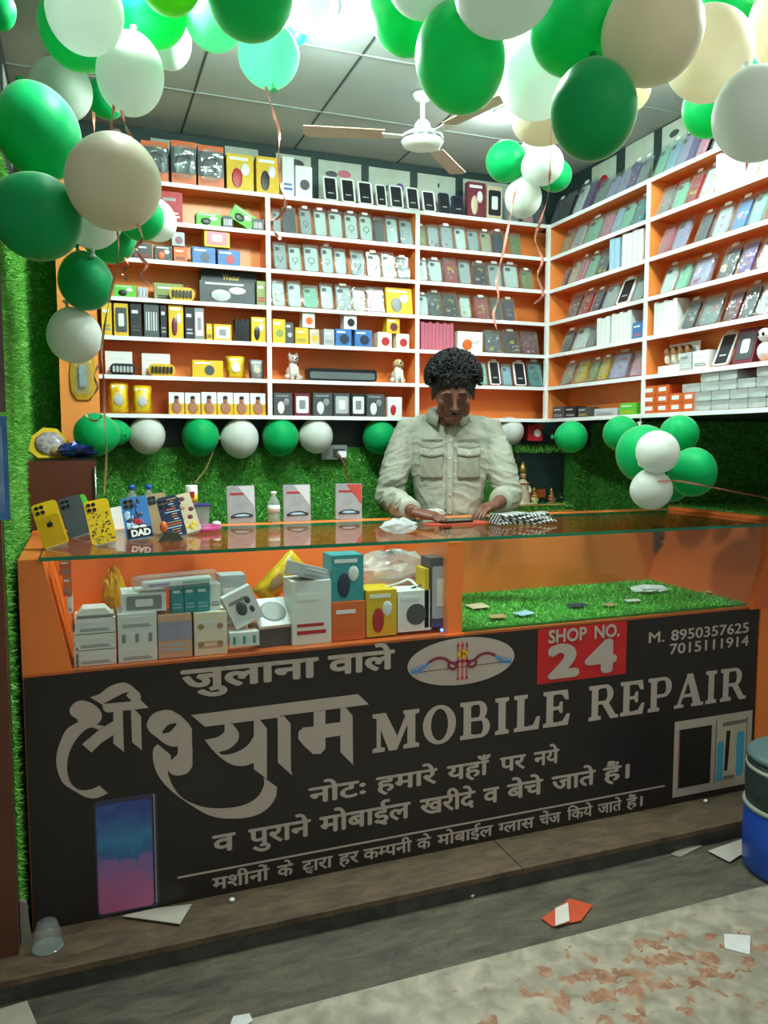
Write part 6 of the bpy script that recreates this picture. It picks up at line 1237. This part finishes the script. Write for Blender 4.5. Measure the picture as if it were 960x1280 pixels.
# hair: a cap with curly locks, longer on the crown
hb = MB().ball(H(0, .016, .030), (.090, .098, .088), 24, 0, Rh).ball(H(0, -.030, .068), (.070, .060, .046), 20, 0, Rh)
hair = remeshed(hb, 'hair', M_hair, .006, 1, lambda c: .006*np.sin(c[:, 0]*190)*np.sin(c[:, 1]*170+1)*np.sin(c[:, 2]*180), man)
cu = MB(); rs = random.Random(11)
for k in range(1500):
    a = rs.uniform(0, 2*math.pi); e = math.asin(rs.uniform(-.15, 1)); n = Vector((math.cos(e)*math.cos(a), math.cos(e)*math.sin(a), math.sin(e)))
    if n.y < -.45 and n.z < .50: continue
    if n.z < .05 and n.y < .1: continue
    top = max(0, n.z); k_ = 1.0+.16*top
    p = H(n.x*.094*k_, .012+n.y*.100, .032+n.z*.088*k_); N_ = (Rh @ n).normalized(); t1 = N_.cross(Vector((rs.gauss(0, 1), rs.gauss(0, 1), rs.gauss(0, 1)))).normalized(); t2 = N_.cross(t1); r_ = rs.uniform(.005, .010); ph = rs.uniform(0, 6)
    pts = [p+N_*(.000+.0042*i*(1+.5*top))+(t1*math.cos(ph+i*1.1)+t2*math.sin(ph+i*1.1))*r_ for i in range(6)]
    cu.tube(pts, [.0030, .0034, .0034, .003, .0024, .0012], 5)
c_ = cu.build('curly_locks', M_hair, hair)
# shirt: trunk, yoke and sleeves in one surface
sh_ = MB()
def ring(c, rx, ry, tilt=0, n=28, p=2.4):
    out = []
    for j in range(n):
        t = 2*math.pi*j/n; ct, st = math.cos(t), math.sin(t); x = rx*abs(ct)**(2/p)*(1 if ct > 0 else -1); y = ry*abs(st)**(2/p)*(1 if st > 0 else -1); out.append((c[0]+x, c[1]+y, c[2]+tilt*y))
    return out
rings = [((2.045, .905, .92), .165, .115, 0), ((2.045, .900, 1.02), .160, .118, 0), ((2.045, .885, 1.12), .150, .120, 0), ((2.045, .880, 1.22), .168, .118, 0), ((2.042, .885, 1.32), .192, .118, 0), ((2.040, .890, 1.40), .198, .106, 0), ((2.040, .898, 1.455), .160, .082, 0), ((2.038, .900, 1.484), .112, .066, 0), ((2.034, .893, 1.497), .066, .055, .15)]
rings = [((c[0], c[1], c[2] if c[2] < 1.1 else 1.1+(c[2]-1.1)*1.17), rx, ry, tl_) for c, rx, ry, tl_ in rings]
k = len(sh_.v); n = 28
for c, rx, ry, tl_ in rings: sh_.v += ring(c, rx, ry, tl_, n)
for i in range(len(rings)-1):
    for j in range(n): sh_.f.append((k+i*n+j, k+i*n+(j+1) % n, k+(i+1)*n+(j+1) % n, k+(i+1)*n+j)); sh_.m.append(0); sh_.s.append(True)
sh_.f += [tuple(k+j for j in range(n))[::-1], tuple(k+(len(rings)-1)*n+j for j in range(n))]; sh_.m += [0, 0]; sh_.s += [False, False]
CUL = ELL.lerp(WRL, .86); CUR = ELR.lerp(WRR, .62)
sh_.tube([(1.93, .90, 1.492), SHL, SHL.lerp(ELL, .35)+Vector((-.012, 0, 0)), SHL.lerp(ELL, .75)+Vector((-.012, .0, 0)), ELL+Vector((-.006, .006, -.012)), ELL.lerp(WRL, .45)+Vector((0, 0, -.004)), CUL], [.060, .066, .069, .064, .062, .054, .043], 18)
sh_.tube([(2.15, .90, 1.492), SHR, SHR.lerp(ELR, .35)+Vector((.012, 0, 0)), SHR.lerp(ELR, .75)+Vector((.012, .0, 0)), ELR+Vector((.008, .006, -.010)), ELR.lerp(WRR, .35)+Vector((0, 0, -.002)), CUR], [.060, .066, .069, .064, .062, .056, .050], 18)
from mathutils import noise as NZ
def wr_(c):
    out = np.empty(len(c))
    for i, (x, y, z) in enumerate(c):
        u = abs(x-2.04); arm = min(1, max(0, (u-.16)*22)); k = 1 if x > 2.04 else -1
        t = 1-abs(NZ.noise(Vector((x*9-k*z*5, y*9, z*17+k*x*8))))*2.6                       # slanting folds of the trunk
        a = 1-abs(NZ.noise(Vector((x*10+5, y*12, z*36+k*x*14))))*2.4                        # tight folds round the sleeves
        f = 1-abs(NZ.noise(Vector((x*30, y*30, z*40))))*2
        el = math.exp(-((z-1.18)/.10)**2)
        out[i] = .0050*(1-arm)*max(0, t)**1.5+arm*.0085*max(0, a)**1.6*(.55+.7*el)+.0016*f
    return out-.003
shirt = remeshed(sh_, 'shirt', M_shirt, .0055, 3, wr_, man)
# front details lie on the chest
def cy(x, z):            # front surface of the trunk
    zs = [r[0][2] for r in rings]
    for i in range(len(rings)-1):
        if zs[i] <= z <= zs[i+1]:
            t = (z-zs[i])/(zs[i+1]-zs[i]); A, B = rings[i], rings[i+1]; rx = A[1]+(B[1]-A[1])*t; ry = A[2]+(B[2]-A[2])*t; cx = A[0][0]+(B[0][0]-A[0][0])*t; yy = A[0][1]+(B[0][1]-A[0][1])*t
            u = min(.98, abs((x-cx)/rx)); return yy-ry*(1-u**2.4)**(1/2.4)
    return .8
def patch(x0, x1, z0, z1, off=.006, th=.005, nx=10, nz=10, bow=0):
    mb = MB(); k = 0
    for side_ in (0, 1):
        for i in range(nz+1):
            for j in range(nx+1):
                x = x0+(x1-x0)*j/nx; z = z0+(z1-z0)*i/nz-bow*(1-abs(2*j/nx-1)); mb.v.append((x, cy(x, min(max(z, .93), 1.56))-off-th*side_*math.sin(math.pi*min(.95, max(.05, i/nz)))**.4+.0012*math.sin(x*140+z*90), z))
    N = (nx+1)*(nz+1)
    for i in range(nz):
        for j in range(nx):
            a = i*(nx+1)+j
            for o_ in (0, N): mb.f.append((a+o_, a+1+o_, a+nx+2+o_, a+nx+1+o_)); mb.m.append(0); mb.s.append(True)
    for i in range(nz):
        for e_ in (0, nx): a = i*(nx+1)+e_; mb.f.append((a, a+nx+1, a+nx+1+N, a+N)); mb.m.append(0); mb.s.append(True)
    for j in range(nx):
        for e_ in (0, nz): a = e_*(nx+1)+j; mb.f.append((a, a+1, a+1+N, a+N)); mb.m.append(0); mb.s.append(True)
    return mb
for s in (-1, 1):
    c0 = 2.042+s*.083
    pk = patch(c0-.050, c0+.050, 1.262, 1.375).build('pocket', M_shirt2, man); fl = patch(c0-.053, c0+.053, 1.365, 1.408, .011, .006, 10, 4, .010).build('pocket_flap', M_shirt, pk)
    MB().ball((c0, cy(c0, 1.375)-.022, 1.372), (.005, .003, .005), 10).build('button', mat('pale_button', '#d8d4c4', .3), pk)
    patch(c0-.046, c0+.050, 1.432, 1.437, .006, .003, 8, 2).build('yoke_seam', M_shirt2, man)
pl_ = patch(2.028, 2.054, .96, 1.490, .006, .005, 3, 24).build('placket', M_shirt, man)
for z in (1.03, 1.11, 1.19, 1.27, 1.35, 1.43): MB().ball((2.041, cy(2.041, z)-.014, z), (.005, .003, .005), 10).build('button', mat('pale_button', '#d8d4c4', .3), pl_)
# collar: two leaves around the neck, open at the throat
for s in (-1, 1):
    mb = MB(); k = 0; nn = 12
    for i in range(nn+1):
        t = i/nn; a = math.radians(90-s*(8+t*146)); cx, cyy = 2.035, .888; r_ = .074+.004*t
        x = cx+r_*math.cos(a)*1.05; y = cyy+r_*math.sin(a)*.98; top = 1.592-.030*t; drop = .036+.034*t**3; out = .018+.020*t
        dx, dy = math.cos(a), math.sin(a)
        mb.v += [(x, y, top), (x+dx*.006, y+dy*.006, top+.003), (x+dx*out, y+dy*out-.012*t**2, top-drop), (x+dx*(out-.005), y+dy*(out-.005)-.010*t**2, top-drop)]
    for i in range(nn):
        for j in range(4): mb.f.append((i*4+j, i*4+(j+1) % 4, (i+1)*4+(j+1) % 4, (i+1)*4+j)); mb.m.append(0); mb.s.append(True)
    mb.f += [(0, 1, 2, 3), (nn*4+3, nn*4+2, nn*4+1, nn*4)]; mb.m += [0, 0]; mb.s += [False]*2
    mb.build('collar', M_shirt, man)
yt = cy(2.041, 1.515); MB().add([(2.008, yt+.022, 1.572), (2.074, yt+.022, 1.572), (2.058, yt-.010, 1.50), (2.041, yt-.014, 1.462), (2.024, yt-.010, 1.50)], [(0, 4, 3, 2, 1)]).build('throat', M_skin, man)
# cuffs
for A, B_, r_ in ((ELL, WRL, .043), (ELR, WRR, .050)):
    c = A.lerp(B_, .86 if A is ELL else .62); d = (B_-A).normalized(); MB().tube([c-d*.030, c-d*.012, c+d*.006, c+d*.012], [r_*1.0, r_*1.05, r_*1.04, r_*.90], 20).build('cuff', M_shirt, man)
tr = MB()
for s in (-1, 1): tr.tube([(2.045+s*.06, .915, .96), (2.045+s*.088, .93, .80), (2.04+s*.10, .90, .50), (2.04+s*.112, .95, .06)], [.10, .098, .075, .06], 16)
remeshed(tr, 'trousers', mat('grey_trousers', '#3f444a', .8, bump=.2), .012, 3, None, man)
for s in (-1, 1): MB().ball((2.04+s*.115, .88, .035), (.045, .12, .035), 14).build('shoe', M_black, man)

for o_ in (man,):
    ang = -.40; pv = Vector((2.04, .905, 0)); o_.rotation_euler = (0, 0, ang); o_.location = pv-Matrix.Rotation(ang, 3, 'Z') @ pv
